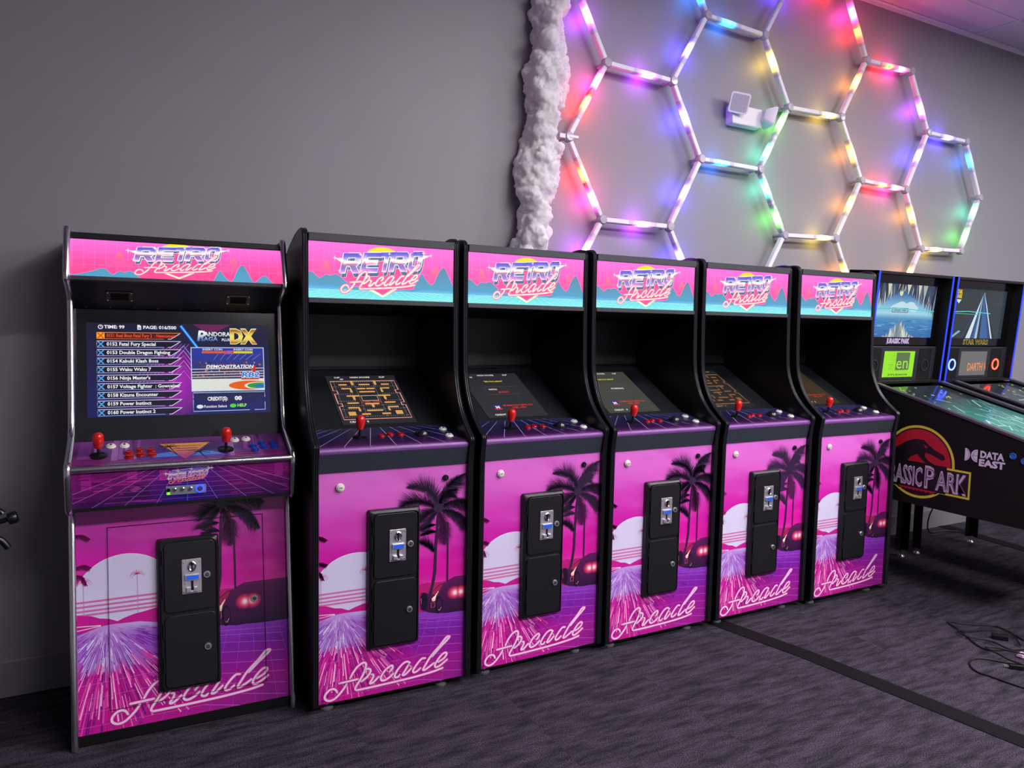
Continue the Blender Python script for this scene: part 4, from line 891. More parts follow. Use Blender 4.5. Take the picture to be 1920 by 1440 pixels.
# ------------------------------------------------------------------ pinball machines
def pinball(name_lab, X0, hw, art_fn, dmd_fn, side_fn, ring_l, ring_r, word_fn, play_fn):
    """origin on the floor under the cabinet's middle; world y kept for depth"""
    t = thing('pinball_machine', name_lab, 'pinball', (X0, 0, 0), 0)
    bw = .33
    side = [(.36, .53), (.36, 1.19), (.13, 1.185), (-.93, .905), (-.95, .885), (-.95, .53)]
    for sd in (-1, 1):
        xa, xb = sorted((sd * (bw - .018), sd * bw)); sp = MB().prism(side, xa, xb).build('side_panel', 'black_matte', t)
        rl = [(.13, 1.187), (-.93, .907), (-.93, .923), (.13, 1.203)]
        MB().prism(rl, min(sd * (bw - .034), sd * (bw + .004)), max(sd * (bw - .034), sd * (bw + .004))).build('side_rail', 'gunmetal', sp, bevel=.003)
        if sd == -1 and side_fn:
            side_fn().build('side_art', 'side_print', sp, frame((-bw - .0006, 0, 0), (0, 0, 1), (0, -1, 0)))
        for k, (yy, zz) in enumerate(((-.66, .890), (-.715, .872))):
            b = MB().lathe([(.017, 0), (.017, .004), (.013, .006), (.012, .004)], 20).build('flipper_button', 'blue_button', sp, True, M=frame((sd * bw, yy, zz), (0, 0, 1), (0, sd * 1.0, 0)))
    MB().box(-bw + .018, bw - .018, -.948, .355, .53, .545).build('bottom_board', 'black_matte', t)
    MB().box(-bw, bw, -.975, -.945, .53, .925).build('front_board', 'black_satin', t, bevel=.004)
    MB().box(-bw + .018, bw - .018, .34, .358, .53, 1.18).build('rear_board', 'black_matte', t)
    # playfield display under glass
    up = Vector((0, 1.06, .280)).normalized(); Mp = frame((-bw + .034, -.930, .896), up); L = 1.085
    pl = MB().box(0, 2 * bw - .068, 0, L, -.012, 0).build('playfield_display', 'dark_glass', t, M=Mp)
    play_fn(2 * bw - .068, L).build('playfield_picture', 'monitor', pl, Mp @ T(0, 0, .0006))
    # legs
    for sx in (-1, 1):
        for ly, top in ((.335, .70), (-.90, .80)):
            o = Vector((sx * (bw + .004), ly, 0)); a = .010 * sx; lg = MB()
            for (dx0, dx1, dy0, dy1) in ((0, -sx * .055, 0, .005 if ly > 0 else -.005), (0, -sx * .005, 0, -.055 if ly > 0 else .055)):
                xs = sorted((o.x + dx0, o.x + dx1)); ys = sorted((o.y + dy0 + (.005 if ly > 0 else -.005), o.y + dy1 + (.005 if ly > 0 else -.005)))
                lg.box(xs[0], xs[1], ys[0], ys[1], .045, top)
            g = lg.build('leg', 'black_satin', t)
            MB().lathe([(.022, 0), (.023, .004), (.020, .012), (.012, .020), (.009, .022), (.009, .046), (.020, .047), (.020, .055)], 18, T(o.x - sx * .020, ly - (.012 if ly > 0 else -.012), 0)).build('leg_foot', 'chrome', g, True)
    if ring_l != 'ring_off': MB().tube(catmull([(.02, .20, .532), (.06, .36, .40), (.16, .52, .22), (.24, .60, .08), (.28, .60, .008), (.42, .585, .0055), (.50, .52, .0085)], 7), .005, 8).build('power_cord', 'cable_black', t, True)
    # backbox leans slightly towards the player
    ub = Vector((0, -.05, .675)).normalized(); Mb = frame((-hw, .170, 1.188), ub); H = .677; D = .20
    MB().box(0, 2 * hw, 0, H, -D, -D + .012).box(0, 2 * hw, H - .016, H, -D, 0).box(0, 2 * hw, 0, .016, -D, 0).box(0, .014, 0, H, -D, 0).box(2 * hw - .014, 2 * hw, 0, H, -D, 0).build('backbox', 'black_satin', t, M=Mb)
    for x0 in (0, 2 * hw - .013): MB().box(x0, x0 + .013, 0, H, 0, .004).build('light_strip', 'blue_strip', t, M=Mb)
    MB().box(.014, 2 * hw - .014, .232, H - .016, -.072, -.058).build('backglass', 'dark_glass', t, M=Mb)
    gw, gh = .60, .325; ox = (2 * hw - gw) / 2 - .005
    art_fn(gw, gh).build('backglass_picture', 'monitor', t, Mb @ T(ox, .282, -.0572))
    sp = MB().box(.014, 2 * hw - .014, .016, .226, -.060, -.044).build('speaker_board', 'apron_dark', t, M=Mb, bevel=.003)
    dmd_fn(.30, .162).build('score_display', 'monitor', t, Mb @ T(hw - .15 - .012, .034, -.0432))
    word_fn().build('title_lettering', 'side_print', t, Mb @ T(hw - .16, .238, -.0572))
    for cx, rm in ((hw - .255, ring_l), (hw + .245, ring_r)):
        sq = MB().box(cx - .062, cx + .062, .018, .215, -.0438, -.0415).build('speaker', 'black_matte', sp, M=Mb)
        MB().lathe([(.039, 0), (.039, .004), (.030, .004), (.030, 0)], 30, T(cx, .108, -.0415), False).build('speaker_ring', rm, sp, True, M=Mb)
    return t
mat('blue_button', '2058b0', 0.3, coat=.3); mat('apron_dark', '1c1c24', 0.5)
mat('ring_off', '3c3c44', 0.4, 0.7); mat('ring_blue', '1020c0', 0.3, emit=(.06, .10, 1.0), strength=10.0); mat('ring_red', 'c01010', 0.3, emit=(1.0, .05, .02), strength=7.0)
def side_art_emblem():
    """canvas x = towards the front of the machine (-y), y = height"""
    cv = Canvas(1.0, 1.3); cv.clip = (-.36, 1.0, .50, 1.25)
    yel = 'c8b830'; cx, cz, r = .165, .777, .206
    n = 64; cv.ellipse(cx, cz, r, r, yel, 1, 72); cv.ellipse(cx, cz, r - .014, r - .014, '08060c', 1.2, 72); cv.ellipse(cx, cz, r - .022, r - .022, 'a81222', 1.4, 72)
    # plate
    pl = [(-.125, .620), (.460, .620), (.460, .770), (-.125, .770)]
    cv.poly(pl, yel, 2); cv.poly([(-.115, .631), (.450, .631), (.450, .759), (-.115, .759)], '08060c', 2.2)
    cv.rect(cx - .165, .622, cx + .165, .775, '08060c', 2.3); cv.poly([(cx - .15, .640), (cx + .15, .640), (cx + .11, .612), (cx - .11, .612)], '08060c', 2.1)
    cv.poly([(cx - .115, .625), (cx + .115, .625), (cx + .07, .604), (cx - .07, .604)], 'a81222', 2.35)
    cv.poly([(cx - .09, .606)] + [(cx - .09 + k * .012, .606 + (.012 if k % 2 else .004)) for k in range(1, 15)] + [(cx + .09, .606), (cx + .05, .595), (cx - .05, .595)], '08060c', 2.4)
    # plain dark reptile silhouette on the red disc
    sil = [(-.19, .775), (-.10, .80), (-.02, .815), (.04, .85), (.09, .885), (.14, .905), (.19, .905), (.215, .885), (.26, .855), (.31, .835), (.318, .815), (.30, .805), (.24, .828), (.205, .835), (.20, .815), (.225, .79), (.255, .778), (.25, .768), (.21, .775), (.175, .80), (.155, .82), (.12, .80), (.10, .775)]
    cv.clip = (-.36, 1.0, .772, 1.25)
    cv.poly([(x + .0 if x > -.03 else max(x, cx - .183), y) for x, y in sil], '0c080e', 1.8); cv.poly([(.19, .880), (.215, .868), (.205, .858)], 'a81222', 1.9)
    cv.clip = (-.36, 1.0, .50, 1.25)
    for st, x, w_, h in (('J', -.088, .040, .122), ('URASSIC', -.046, .240, .106), ('P', .208, .058, .122), ('ARK', .272, .170, .106)):
        cv.text(st, x, .640, h, 'b8a4c4', 3, w=w_, bold=.03); cv.text(st, x + .004, .644, h * .92, '6c4878', 3.3, w=w_ * .96, bold=-.022)
    # maker's mark
    wht = 'c8b8d4'; mx, mz = .455, .862
    h2 = .034
    cv.poly([(mx - .034, mz - h2)] + [(mx - .034 + .028 * math.cos(a), mz + h2 * math.sin(a)) for a in [(-90 + 15 * k) * math.pi / 180 for k in range(13)]] + [(mx - .034, mz + h2)], wht, 3, 0)
    cv.line([(mx - .028 + .016 * math.cos(a), mz + h2 * .8 * math.sin(a)) for a in [(-80 + 16 * k) * math.pi / 180 for k in range(11)]], .002, '0a0810', 3.4)
    cv.poly([(mx + .032, mz - h2)] + [(mx + .032 - .034 * math.cos(a), mz + h2 * math.sin(a)) for a in [(-90 + 15 * k) * math.pi / 180 for k in range(13)]] + [(mx + .032, mz + h2)], wht, 3)
    cv.line([(mx + .030 - .022 * math.cos(a), mz + h2 * .75 * math.sin(a)) for a in [(-85 + 17 * k) * math.pi / 180 for k in range(11)]], .002, '0a0810', 3.4); cv.line([(mx + .004, mz), (mx + .033, mz)], .002, '0a0810', 3.4)
    cv.text('DATA', .500, .858, .034, wht, 3, w=.120, bold=.05); cv.text('EAST', .496, .814, .034, wht, 3, w=.130, bold=.05)
    return cv
def side_plain():
    cv = Canvas(1.0, 1.3); cv.clip = (-.36, .95, .54, .88); cv.rect(-.34, .56, .9, .86, '0a0a10', 1); return cv
def cave_picture(W, H):
    cv = Canvas(W, H); rnd = random.Random(12)
    bg = ramp([(0, '2c6cb0'), (.25, '3c84c0'), (.36, '4c94c4'), (.45, 'a4dcec'), (.62, '7cb8dc'), (.85, '24549c'), (1, '183058')])
    cv.rect(0, 0, W, H, lambda x, y: bg(y / H), 0, bands=20)
    for k in range(70): y = rnd.uniform(0, H * .33); x = rnd.uniform(-.02, W); cv.line([(x, y), (x + rnd.uniform(.02, .07), y + rnd.uniform(-.003, .003))], .0022, rnd.choice(['1c4c94', '68b0e0', '2858a0', '88c4e4']), .6, cap=False)
    for k in range(7): cv.ellipse(W * (.35 + .05 * k), H * (.55 + .03 * (k % 3)), .045, .022, 'c4e6f0', .8)
    cv.ellipse(W * .42, H * .86, .018, .026, 'e4e8a8', 1)
    for k in range(210):      # hanging rock teeth
        x = rnd.uniform(0, W); e = abs(x / W - .45) * 1.5; ln = H * (.13 + .62 * min(1, e ** 1.1) * rnd.uniform(.5, 1.1)); wd = rnd.uniform(.008, .020)
        if x > W * .80: wd *= 1.5
        cv.poly([(x - wd, H), (x + wd, H), (x + rnd.uniform(-.004, .004), H - ln)], rnd.choice(['10203c', '28405c', '586c80', 'a8b4b4', 'd8d8c4', '1c2c48', '7c8c94', '38506c']), 1.2 + k * .004)
    for k in range(16): x = W * (.88 + rnd.uniform(-.05, .08)); y = H * rnd.uniform(.55, .95); cv.line([(x, y), (x + .02, y + .05)], .006, rnd.choice(['5c2430', '7c2c34', '24283c', 'a0b4c4']), 1.8)
    for k in range(70):
        x = W * rnd.gauss(.44, .12); e = abs(x / W - .44); ln = H * max(.04, .36 - e * 1.4) * rnd.uniform(.6, 1.1)
        cv.poly([(x - .010, 0), (x + .010, 0), (x + rnd.uniform(-.004, .004), ln)], rnd.choice(['a8b4b8', 'd8d8cc', '8494a0', 'e4e4dc', '68808c']), 1.8 + k * .004)
    cv.rect(W * .30, H * .47, W * .56, H * .555, '103050', 2.4); cv.rect(W * .31, H * .48, W * .55, H * .545, 'b4dce8', 2.6); cv.text('JURASSIC PARK', W * .43, H * .492, .013, '205070', 2.9, w=W * .21, align='c', bold=.03)
    cv.line([(0, H * .52), (W * .4, H * .545), (W, H * .515)], .006, '40d8d0', 3.2, cap=False)
    return cv
def dark_picture(W, H):
    """plain stand-in: dark field, blue-white light shafts, yellow title block"""
    cv = Canvas(W, H); cv.rect(0, 0, W, H, lambda x, y: lerp(hx('1c2c30'), hx('243438'), x / W), 0); rnd = random.Random(2)
    for k in range(70): cv.ellipse(rnd.uniform(0, W), rnd.uniform(0, H), .0012, .0012, 'a8c8d8', 1, 6)
    for k in range(14):
        x = W * (.36 + .028 * k); wv = .012 * (1 - abs(k - 6.5) / 8); cv.poly([(x - wv * 2.2 + (k - 6.5) * .012, 0), (x + wv * 2.2 + (k - 6.5) * .012, 0), (W * .56 + wv, H * .94), (W * .56 - wv, H * .94)], rnd.choice(['6c98b8', 'a8ccdc', '3060a0', 'd8ecf4', '204080', '101820', '182028']), 1.4 + k * .01)
    cv.poly([(0, 0), (W * .16, H * .16), (W * .20, H * .14), (W * .05, 0)], '80b8d0', 2)
    cv.line([(0, H * .53), (W * .3, H * .55), (W * .72, H * .52)], .005, '50e0d8', 2.4, cap=False); cv.line([(0, H * .50), (W * .55, H * .49)], .004, '48b890', 2.3, cap=False)
    cv.rect(W * .02, H * .80, W * .145, H * .98, '3c2c00', 2); cv.text('STAR', W * .025, H * .90, .024, 'f0d020', 2.4, w=W * .115, bold=.05); cv.text('WARS', W * .025, H * .81, .024, 'f0d020', 2.4, w=W * .115, bold=.05)
    cv.poly([(W * .03, H * .78), (W * .14, H * .78), (W * .10, H * .70)], 'd8ecec', 2)
    return cv
def dmd_green(W, H):
    cv = Canvas(W, H); cv.rect(0, 0, W, H, '9cf018', 0); rnd = random.Random(3)
    for k in range(26): y = H * rnd.uniform(.22, .95); cv.line([(W * rnd.uniform(.15, .3), y), (W * rnd.uniform(.5, .85), y)], .0016, '88dc18', .5, cap=False)
    cv.text('z', W * .16, H * .30, .052, '88d820', 1, bold=.0, w=W * .18); cv.rect(W * .40, H * .27, W * .84, H * .95, '5c7448', 1); cv.text('en', W * .42, H * .33, .075, 'a4f420', 2, w=W * .38, bold=.0)
    cv.text('STUDIOS', W * .18, H * .06, .010, '284008', 2, w=W * .64, bold=.03)
    return cv
def dmd_amber(W, H):
    cv = Canvas(W, H); cv.rect(0, 0, W, H, '6c6c6c', 0); cv.text('DARTH V', W * .30, H * .20, .052, 'f89050', 1, w=W * .74, bold=.02); return cv
def word_white():
    cv = Canvas(.34, .05); cv.text('JURASSIC PARK', .02, .006, .030, 'b8a4c8', 1, w=.225, bold=.05); return cv
def word_yellow():
    cv = Canvas(.34, .05); cv.text('STAR WARS', .02, .004, .032, 'b0a040', 1, w=.29, bold=.04); cv.text('STAR WARS', .0215, .0055, .029, '0c0a06', 1.4, w=.287, bold=.0); return cv
def playfield(W, H, seed, tint):
    cv = Canvas(W, H); rnd = random.Random(seed); base = hx(tint)
    cv.rect(0, 0, W, H, lambda x, y: lerp(base, (.01, .02, .03), (y / H - .45) / .35), 0, bands=30)
    for k in range(160):
        x, y = rnd.uniform(0, W), rnd.uniform(0, H * .78); c = hx(rnd.choice(['9cf0e0', '58b8b0', 'c8fff0', '3c8888', '80d8c8', 'e8fff8', '306870']))
        cv.line([(x, y), (x + rnd.uniform(-.08, .08), y + rnd.uniform(-.12, .12))], rnd.uniform(.002, .010), lerp(c, (.01, .02, .02), max(0, y / H - .5) * 2), 1 + k * .004)
    for k in range(26): x, y = W * rnd.random(), H * rnd.uniform(.80, .98); cv.ellipse(x, y, .004, .008, rnd.choice(['d8ff70', 'a0f030', 'f4ffd0']), 2, 8)
    return cv
pinball('black pinball machine with a cave picture and a red disc emblem on its side', 4.020, .368, cave_picture, dmd_green, side_art_emblem, 'ring_off', 'ring_off', word_white, lambda w_, h_: playfield(w_, h_, 3, '4c9c94'))
pinball('black pinball machine with blue and red lit speaker rings', 4.815, .385, dark_picture, dmd_amber, None, 'ring_blue', 'ring_red', word_yellow, lambda w_, h_: playfield(w_, h_, 5, '2c5c50'))

# ------------------------------------------------------------------ hexagon tube lights on the back wall
NODES = dict(A=(2.065, 2.914), B=(2.523, 2.897), C=(2.758, 3.305), D=(1.835, 2.495), E=(2.753, 2.492), F=(2.064, 2.083), G=(2.537, 2.083), H=(3.223, 3.286), I=(3.461, 2.895), J=(3.948, 2.907), K=(4.173, 3.311), L=(4.649, 3.323), M=(4.879, 2.937), N=(5.345, 2.935), O=(3.234, 2.488), Q=(4.185, 2.524), R=(4.666, 2.513), S=(5.563, 2.543), T=(3.473, 2.105), U=(3.959, 2.119), V=(4.883, 2.114), W=(5.366, 2.127),
             a=(1.832, 3.318), c=(2.523, 3.702), h=(3.456, 3.690), k=(3.948, 3.700), f=(1.832, 1.680), g=(2.772, 1.676), t=(3.238, 1.70), u=(4.192, 1.714), v=(4.655, 1.712))
PUR, MAG, IND, AZU, TEA, GRN, YEL, ORA, RED = 'PUR MAG IND AZU TEA GRN YEL ORA RED'.split()
LEDC = {PUR: (.50, .05, 1.0), MAG: (1.0, .04, .42), IND: (.08, .05, 1.0), AZU: (.005, .22, 1.0), TEA: (.05, .75, .42), GRN: (.10, .85, .05), YEL: (.85, .60, .05), ORA: (1.0, .36, .02), RED: (1.0, .028, .004)}
LEDS = {PUR: 54, MAG: 52, IND: 66, AZU: 30, TEA: 32, GRN: 32, YEL: 30, ORA: 32, RED: 54}
def led_material(k):
    m = bpy.data.materials.new('led_' + k.lower()); m.use_nodes = True; nt = m.node_tree; b = nt.nodes['Principled BSDF']; N = nt.nodes.new; L = nt.links.new
    b.inputs['Base Color'].default_value = (.6, .57, .64, 1); b.inputs['Roughness'].default_value = .35; b.inputs['Emission Color'].default_value = (*LEDC[k], 1)
    tc = N('ShaderNodeTexCoord'); sp = N('ShaderNodeSeparateXYZ'); L(tc.outputs['Object'], sp.inputs[0])
    q = N('ShaderNodeMath'); q.operation = 'DIVIDE'; q.inputs[1].default_value = .033; L(sp.outputs[0], q.inputs[0])
    p = N('ShaderNodeMath'); p.operation = 'POWER'; p.inputs[1].default_value = 2.0; L(q.outputs[0], p.inputs[0])
    ng = N('ShaderNodeMath'); ng.operation = 'MULTIPLY'; ng.inputs[1].default_value = -1.0; L(p.outputs[0], ng.inputs[0])
    ex = N('ShaderNodeMath'); ex.operation = 'EXPONENT'; L(ng.outputs[0], ex.inputs[0])
    ml = N('ShaderNodeMath'); ml.operation = 'MULTIPLY_ADD'; ml.inputs[1].default_value = LEDS[k]; ml.inputs[2].default_value = 0.0; L(ex.outputs[0], ml.inputs[0]); L(ml.outputs[0], b.inputs['Emission Strength'])
    MATS['led_' + k] = m
for k_ in LEDC: led_material(k_)
# edge -> lit spots (fraction along, colour)
EDGES = {'aA': [(.45, PUR)], 'AB': [(.60, PUR)], 'AD': [(.25, MAG), (.56, RED)], 'DF': [(.44, RED), (.74, MAG)], 'FG': [(.58, PUR)], 'BC': [(.46, IND)], 'BE': [(.45, IND)], 'EG': [(.51, IND)], 'Ef': [], 'CH': [(.35, AZU)], 'cC': [(.80, AZU)], 'Hh': [(.80, IND)], 'HI': [(.35, YEL)], 'IJ': [(.78, YEL)], 'IO': [(.10, GRN), (.85, TEA)], 'EO': [(.33, AZU)], 'OT': [(.16, TEA), (.86, GRN)], 'TU': [(.76, YEL)], 'JK': [(.60, ORA)], 'JQ': [(.56, ORA)], 'QU': [(.42, ORA)], 'QR': [(.45, RED), (.75, MAG)], 'kK': [(.30, MAG), (.56, RED)], 'KL': [(.48, RED), (.78, MAG)], 'LM': [(.60, PUR)], 'MN': [(.50, IND)], 'MR': [(.42, IND)], 'NS': [(.32, AZU)], 'SW': [(.10, TEA), (.85, GRN)], 'RV': [(.42, ORA)], 'VW': [(.34, YEL)], 'Ff': [(.60, PUR)], 'Gg': [(.60, IND)], 'Tt': [], 'Uu': [(.72, ORA)], 'Vv': [(.64, ORA)], 'Dd': [], 'hk': [(.35, MAG), (.75, RED)]}
HY = YW - .060; KS = (HY - .018 + 2.7185) / (.68 + 2.7185)
NODES = {k_: (-.3242 + (x + .3242) * KS, 1.4991 + (z - 1.4991) * KS) for k_, (x, z) in NODES.items()}   # same lattice, measured in the plane of the tubes
for lo_, hi_ in ('fF', 'gG', 'tT', 'uU', 'vV'):   # lower ends stop just below the cabinet tops
    (x0_, z0_), (x1_, z1_) = NODES[hi_], NODES[lo_]; q_ = (z0_ - 1.80) / (z0_ - z1_); NODES[lo_] = (x0_ + (x1_ - x0_) * q_, 1.80)
hexf = thing('hexagon_light', 'honeycomb of white tube lights with rainbow glowing spots mounted on the back wall', 'wall light', (0, HY, 0))
TW, TD = .027, .030
seg_me = {}
for e, spots in EDGES.items():
    if e in ('Ef', 'Dd'): continue
    a, b = Vector((NODES[e[0]][0], 0, NODES[e[0]][1])), Vector((NODES[e[1]][0], 0, NODES[e[1]][1])); d = b - a; L_ = d.length; d.normalize(); m0 = .026
    # tube space: x along the tube, y out of the wall, z across
    nz = d.cross(Vector((0, -1, 0))).normalized(); Mt = Matrix(((d.x, 0, nz.x, a.x), (d.y, -1, nz.y, a.y), (d.z, 0, nz.z, a.z), (0, 0, 0, 1)))
    prof = [(.0, -TW / 2), (.0, TW / 2), (TD * .8, TW / 2), (TD, TW * .36), (TD, -TW * .36), (TD * .8, -TW / 2)]
    tb = MB().prism(prof, m0, L_ - m0).build('light_tube', 'clear_tube', hexf, M=Mt)
    for f_, k_ in spots:
        if k_ not in seg_me:
            g = 1.03; pr = [(-.001, -TW / 2 * g), (-.001, TW / 2 * g), (TD * .8, TW / 2 * g), (TD * g, TW * .36 * g), (TD * g, -TW * .36 * g), (TD * .8, -TW / 2 * g)]
            mb = MB().prism(pr, -.095, .095); so = mb.build('glowing_segment', 'led_' + k_, tb); seg_me[k_] = so.data
        else: so = bpy.data.objects.new('glowing_segment', seg_me[k_]); COL.objects.link(so); so.parent = tb
        c_ = max(m0 + .095, min(L_ - m0 - .095, f_ * L_)); so.matrix_local = Mt @ T(c_, 0, 0)
for k_, (x, z) in NODES.items():
    if k_.islower(): continue
    MB().lathe([(.026, 0), (.027, .006), (.027, .030), (.022, .038), (.0001, .039)], 12, frame((x, 0, z), (0, 0, 1))).lathe([(.010, -.0595), (.010, 0)], 8, frame((x, 0, z), (0, 0, 1))).build('joint', 'clear_joint', hexf, True)
xd, zd = NODES['D']
MB().box(xd - .060, xd - .005, -.030, -.006, zd - .012, zd + .012).box(xd - .005, xd + .05, -.040, -.032, zd - .008, zd + .008).build('end_bracket', 'clear_joint', hexf, bevel=.002)

# ------------------------------------------------------------------ cotton cloud strip
def cotton():
    rnd = random.Random(21); V = []; Fc = []
    prof = [(1.60, 3.02, .09), (1.66, 3.30, .10)]
    left = [(1.50, 1.72), (1.505, 1.90), (1.535, 1.99), (1.545, 2.10), (1.525, 2.20), (1.515, 2.28), (1.56, 2.38), (1.565, 2.46), (1.585, 2.56), (1.570, 2.66), (1.565, 2.76), (1.595, 2.86), (1.60, 2.98), (1.595, 3.1), (1.61, 3.25), (1.60, 3.45), (1.60, 3.70)]
    right = [(1.74, 1.72), (1.72, 1.90), (1.735, 2.00), (1.70, 2.10), (1.77, 2.20), (1.80, 2.30), (1.80, 2.40), (1.75, 2.46), (1.745, 2.54), (1.76, 2.62), (1.83, 2.70), (1.835, 2.78), (1.80, 2.86), (1.80, 2.96), (1.79, 3.06), (1.81, 3.18), (1.80, 3.45), (1.79, 3.70)]
    def at_(t, z):
        for (xa, za), (xb, zb) in zip(t, t[1:]):
            if z <= zb: return xa + (xb - xa) * max(0, (z - za) / (zb - za))
        return t[-1][0]
    left = [(-.3242 + (x + .3242) * .992, z) for x, z in left]; right = [(-.3242 + (x + .3242) * .978, z) for x, z in right]
    z = 1.88
    blobs = []
    while z < 3.64:
        xl, xr = at_(left, z), at_(right, z); w_ = xr - xl
        blobs.append(((xl + xr) / 2, .08, z, w_ * .46))
        for k in range(4):
            r = rnd.uniform(.028, .055); blobs.append((rnd.uniform(xl + r * .9, xr - r * .9), rnd.uniform(.05, .15), z + rnd.uniform(-.03, .03), r))
        blobs.append((xl + .035, rnd.uniform(.03, .08), z, .038)); blobs.append((xr - .035, rnd.uniform(.03, .08), z, .038))
        z += .034
    me = bpy.data.meshes.new('cotton_cloud')
    ico = bmesh.new(); bmesh.ops.create_icosphere(ico, subdivisions=4, radius=1.0); iv = [v.co.copy() for v in ico.verts]; ifc = [[v.index for v in f.verts] for f in ico.faces]; ico.free()
    lo = bmesh.new(); bmesh.ops.create_icosphere(lo, subdivisions=3, radius=1.0); lv = [v.co.copy() for v in lo.verts]; lf = [[v.index for v in f.verts] for f in lo.faces]; lo.free()
    for bx, by, bz, r in blobs:
        big = r > .06; vv, ff = (iv, ifc) if big else (lv, lf); o = len(V); sd = Vector((rnd.uniform(0, 50), rnd.uniform(0, 50), rnd.uniform(0, 50)))
        for c in vv:
            n1 = abs(noise.noise(c * 1.8 + sd)); n2 = abs(noise.noise(c * 4.5 + sd)); n3 = noise.noise(c * 11 + sd)
            k = r * (.86 + .34 * n1 + .22 * n2 + .08 * n3); p = c * k; V.append((bx + p.x, YW - max(.0, by - p.y * (.75 if big else 1)), bz + p.z * (1.0 if big else 1.0)))
        Fc += [[i + o for i in f] for f in ff]
    me.from_pydata(V, [], Fc); me.update()
    tmp = bpy.data.objects.new('cotton_union', me); COL.objects.link(tmp)
    rm = tmp.modifiers.new('remesh', 'REMESH'); rm.mode = 'VOXEL'; rm.voxel_size = .0075; rm.use_smooth_shade = True
    dg = bpy.context.evaluated_depsgraph_get(); dg.update(); me2 = bpy.data.meshes.new_from_object(tmp.evaluated_get(dg)); bpy.data.objects.remove(tmp)
    V = []; Fc = [list(p.vertices) for p in me2.polygons]
    for v in me2.vertices:
        c = v.co; d = noise.noise(c * 14) * .018 + (abs(noise.noise(c * 30)) - .25) * .014 + noise.noise(c * 110) * .0035
        q = c + v.normal * d; V.append((q.x, min(q.y, YW - .001), q.z))
    me = bpy.data.meshes.new('cotton_cloud')
    for k in range(15000):   # loose wisps at the surface
        bx, by, bz, r = rnd.choice(blobs); u = Vector((rnd.gauss(0, 1), -abs(rnd.gauss(0, 1)), rnd.gauss(0, 1))).normalized()
        p = Vector((bx, YW - by, bz)) + u * r * rnd.uniform(.95, 1.05); q = p + (u + Vector((rnd.gauss(0, .6), rnd.gauss(0, .4), rnd.gauss(0, .6)))) * rnd.uniform(.006, .020); s_ = u.cross(Vector((.3, .2, .9))).normalized() * .0007
        if q.y > YW: continue
        o = len(V); V.extend([tuple(p - s_), tuple(p + s_), tuple(q)]); Fc.append([o, o + 1, o + 2])
    me.from_pydata(V, [], Fc); me.update()
    for p in me.polygons: p.use_smooth = True
    me.materials.append(MATS['cotton']); o = bpy.data.objects.new('cotton_cloud', me); COL.objects.link(o)
    tag(o, 'fluffy white cotton wool strip fixed up the wall beside the honeycomb light', 'decoration')
cotton()

# ------------------------------------------------------------------ emergency light
el = thing('emergency_light', 'white emergency light with two swivel lamp heads on the back wall', 'emergency light', (3.078, YW, 2.776))
MB().plate(rrect(-.122, .122, -.056, .056, .012), 0, .062, frame((0, 0, 0), (0, 0, 1))).build('housing', 'housing_white', el, bevel=.006)
for x, z, tx, tz in ((-.102, .056, -.35, .3), (.152, .008, 1.25, .05)):
    u = Vector((-tz * .3, -.2, 1)).normalized()
    nrm = Vector((math.sin(tx), -math.cos(tx), -.25)).normalized(); upv = (Vector((.12 if x < 0 else 0, 0, 1)) - nrm * Vector((.12 if x < 0 else 0, 0, 1)).dot(nrm)).normalized(); ex = upv.cross(nrm)
    Mh = frame((x, -.085, z), upv, ex)
    hd = MB(); o1, o2 = rrect(-.030, .030, -.032, .032, .012), rrect(-.062, .062, -.058, .058, .016); n = len(o1)
    hd.add([(a, b, -.045) for a, b in o1] + [(a, b, .004) for a, b in o2] + [(a, b, .014) for a, b in o2], [list(range(n))[::-1], list(range(2 * n, 3 * n))] + [(k * n + i, k * n + (i + 1) % n, (k + 1) * n + (i + 1) % n, (k + 1) * n + i) for k in (0, 1) for i in range(n)], None)
    h = hd.build('lamp_head', 'housing_white', el, True, M=Mh)
    MB().plate(rrect(-.052, .052, -.048, .048, .010), .0135, .0155).build('lens', 'lens_grey', h, M=Mh)
    MB().tube([(x * .75, -.045, z * .5), (x * .9, -.07, z * .8), tuple(Mh @ Vector((0, 0, -.04)))], .014, 10).build('swivel_neck', 'housing_white', h, True)
MB().tube([(tuple(p)) for p in catmull([(.124, -.045, -.005), (.132, -.085, .012), (.142, -.105, .022), (.152, -.10, .024)], 6)], .0025, 6).build('wire', 'cable_black', el, True)

# ------------------------------------------------------------------ floor tape, cables, odds and ends
def strip(name, pts, wd, label):
    mb = MB()
    for (x0, y0), (x1, y1) in zip(pts, pts[1:]):
        d = Vector((x1 - x0, y1 - y0, 0)).normalized(); n = Vector((-d.y, d.x, 0)) * wd / 2
        vs = [(x0 - n.x, y0 - n.y), (x1 - n.x, y1 - n.y), (x1 + n.x, y1 + n.y), (x0 + n.x, y0 + n.y)]
        mb.plate(vs, .0, .003)
    tag(mb.build(name, 'tape_black', None), label, 'floor tape')
strip('floor_tape', [(2.330, .50), (2.405, -.02), (2.500, -.436), (2.625, -1.30), (2.86, -3.0)], .098, 'black tape strip running out across the carpet from under the arcade row')
strip('floor_tape', [(5.405, .69), (5.350, .33), (5.30, -.1), (5.22, -.9)], .115, 'black tape strip running out from the wall under the pinball machines')
def cable(name, pts, r, label, extra=None, group=None):
    t = thing(name, label, 'cable', (pts[0][0], pts[0][1], 0), 0, group)
    o = Vector((pts[0][0], pts[0][1], 0)); P = catmull([Vector((p[0], p[1], (p[2] if len(p) > 2 else r + .0004))) - o for p in pts], 7)
    MB().tube(P, r, 8).build('cord', 'cable_black', t, True)
    if extra: extra(t, o)
    return t
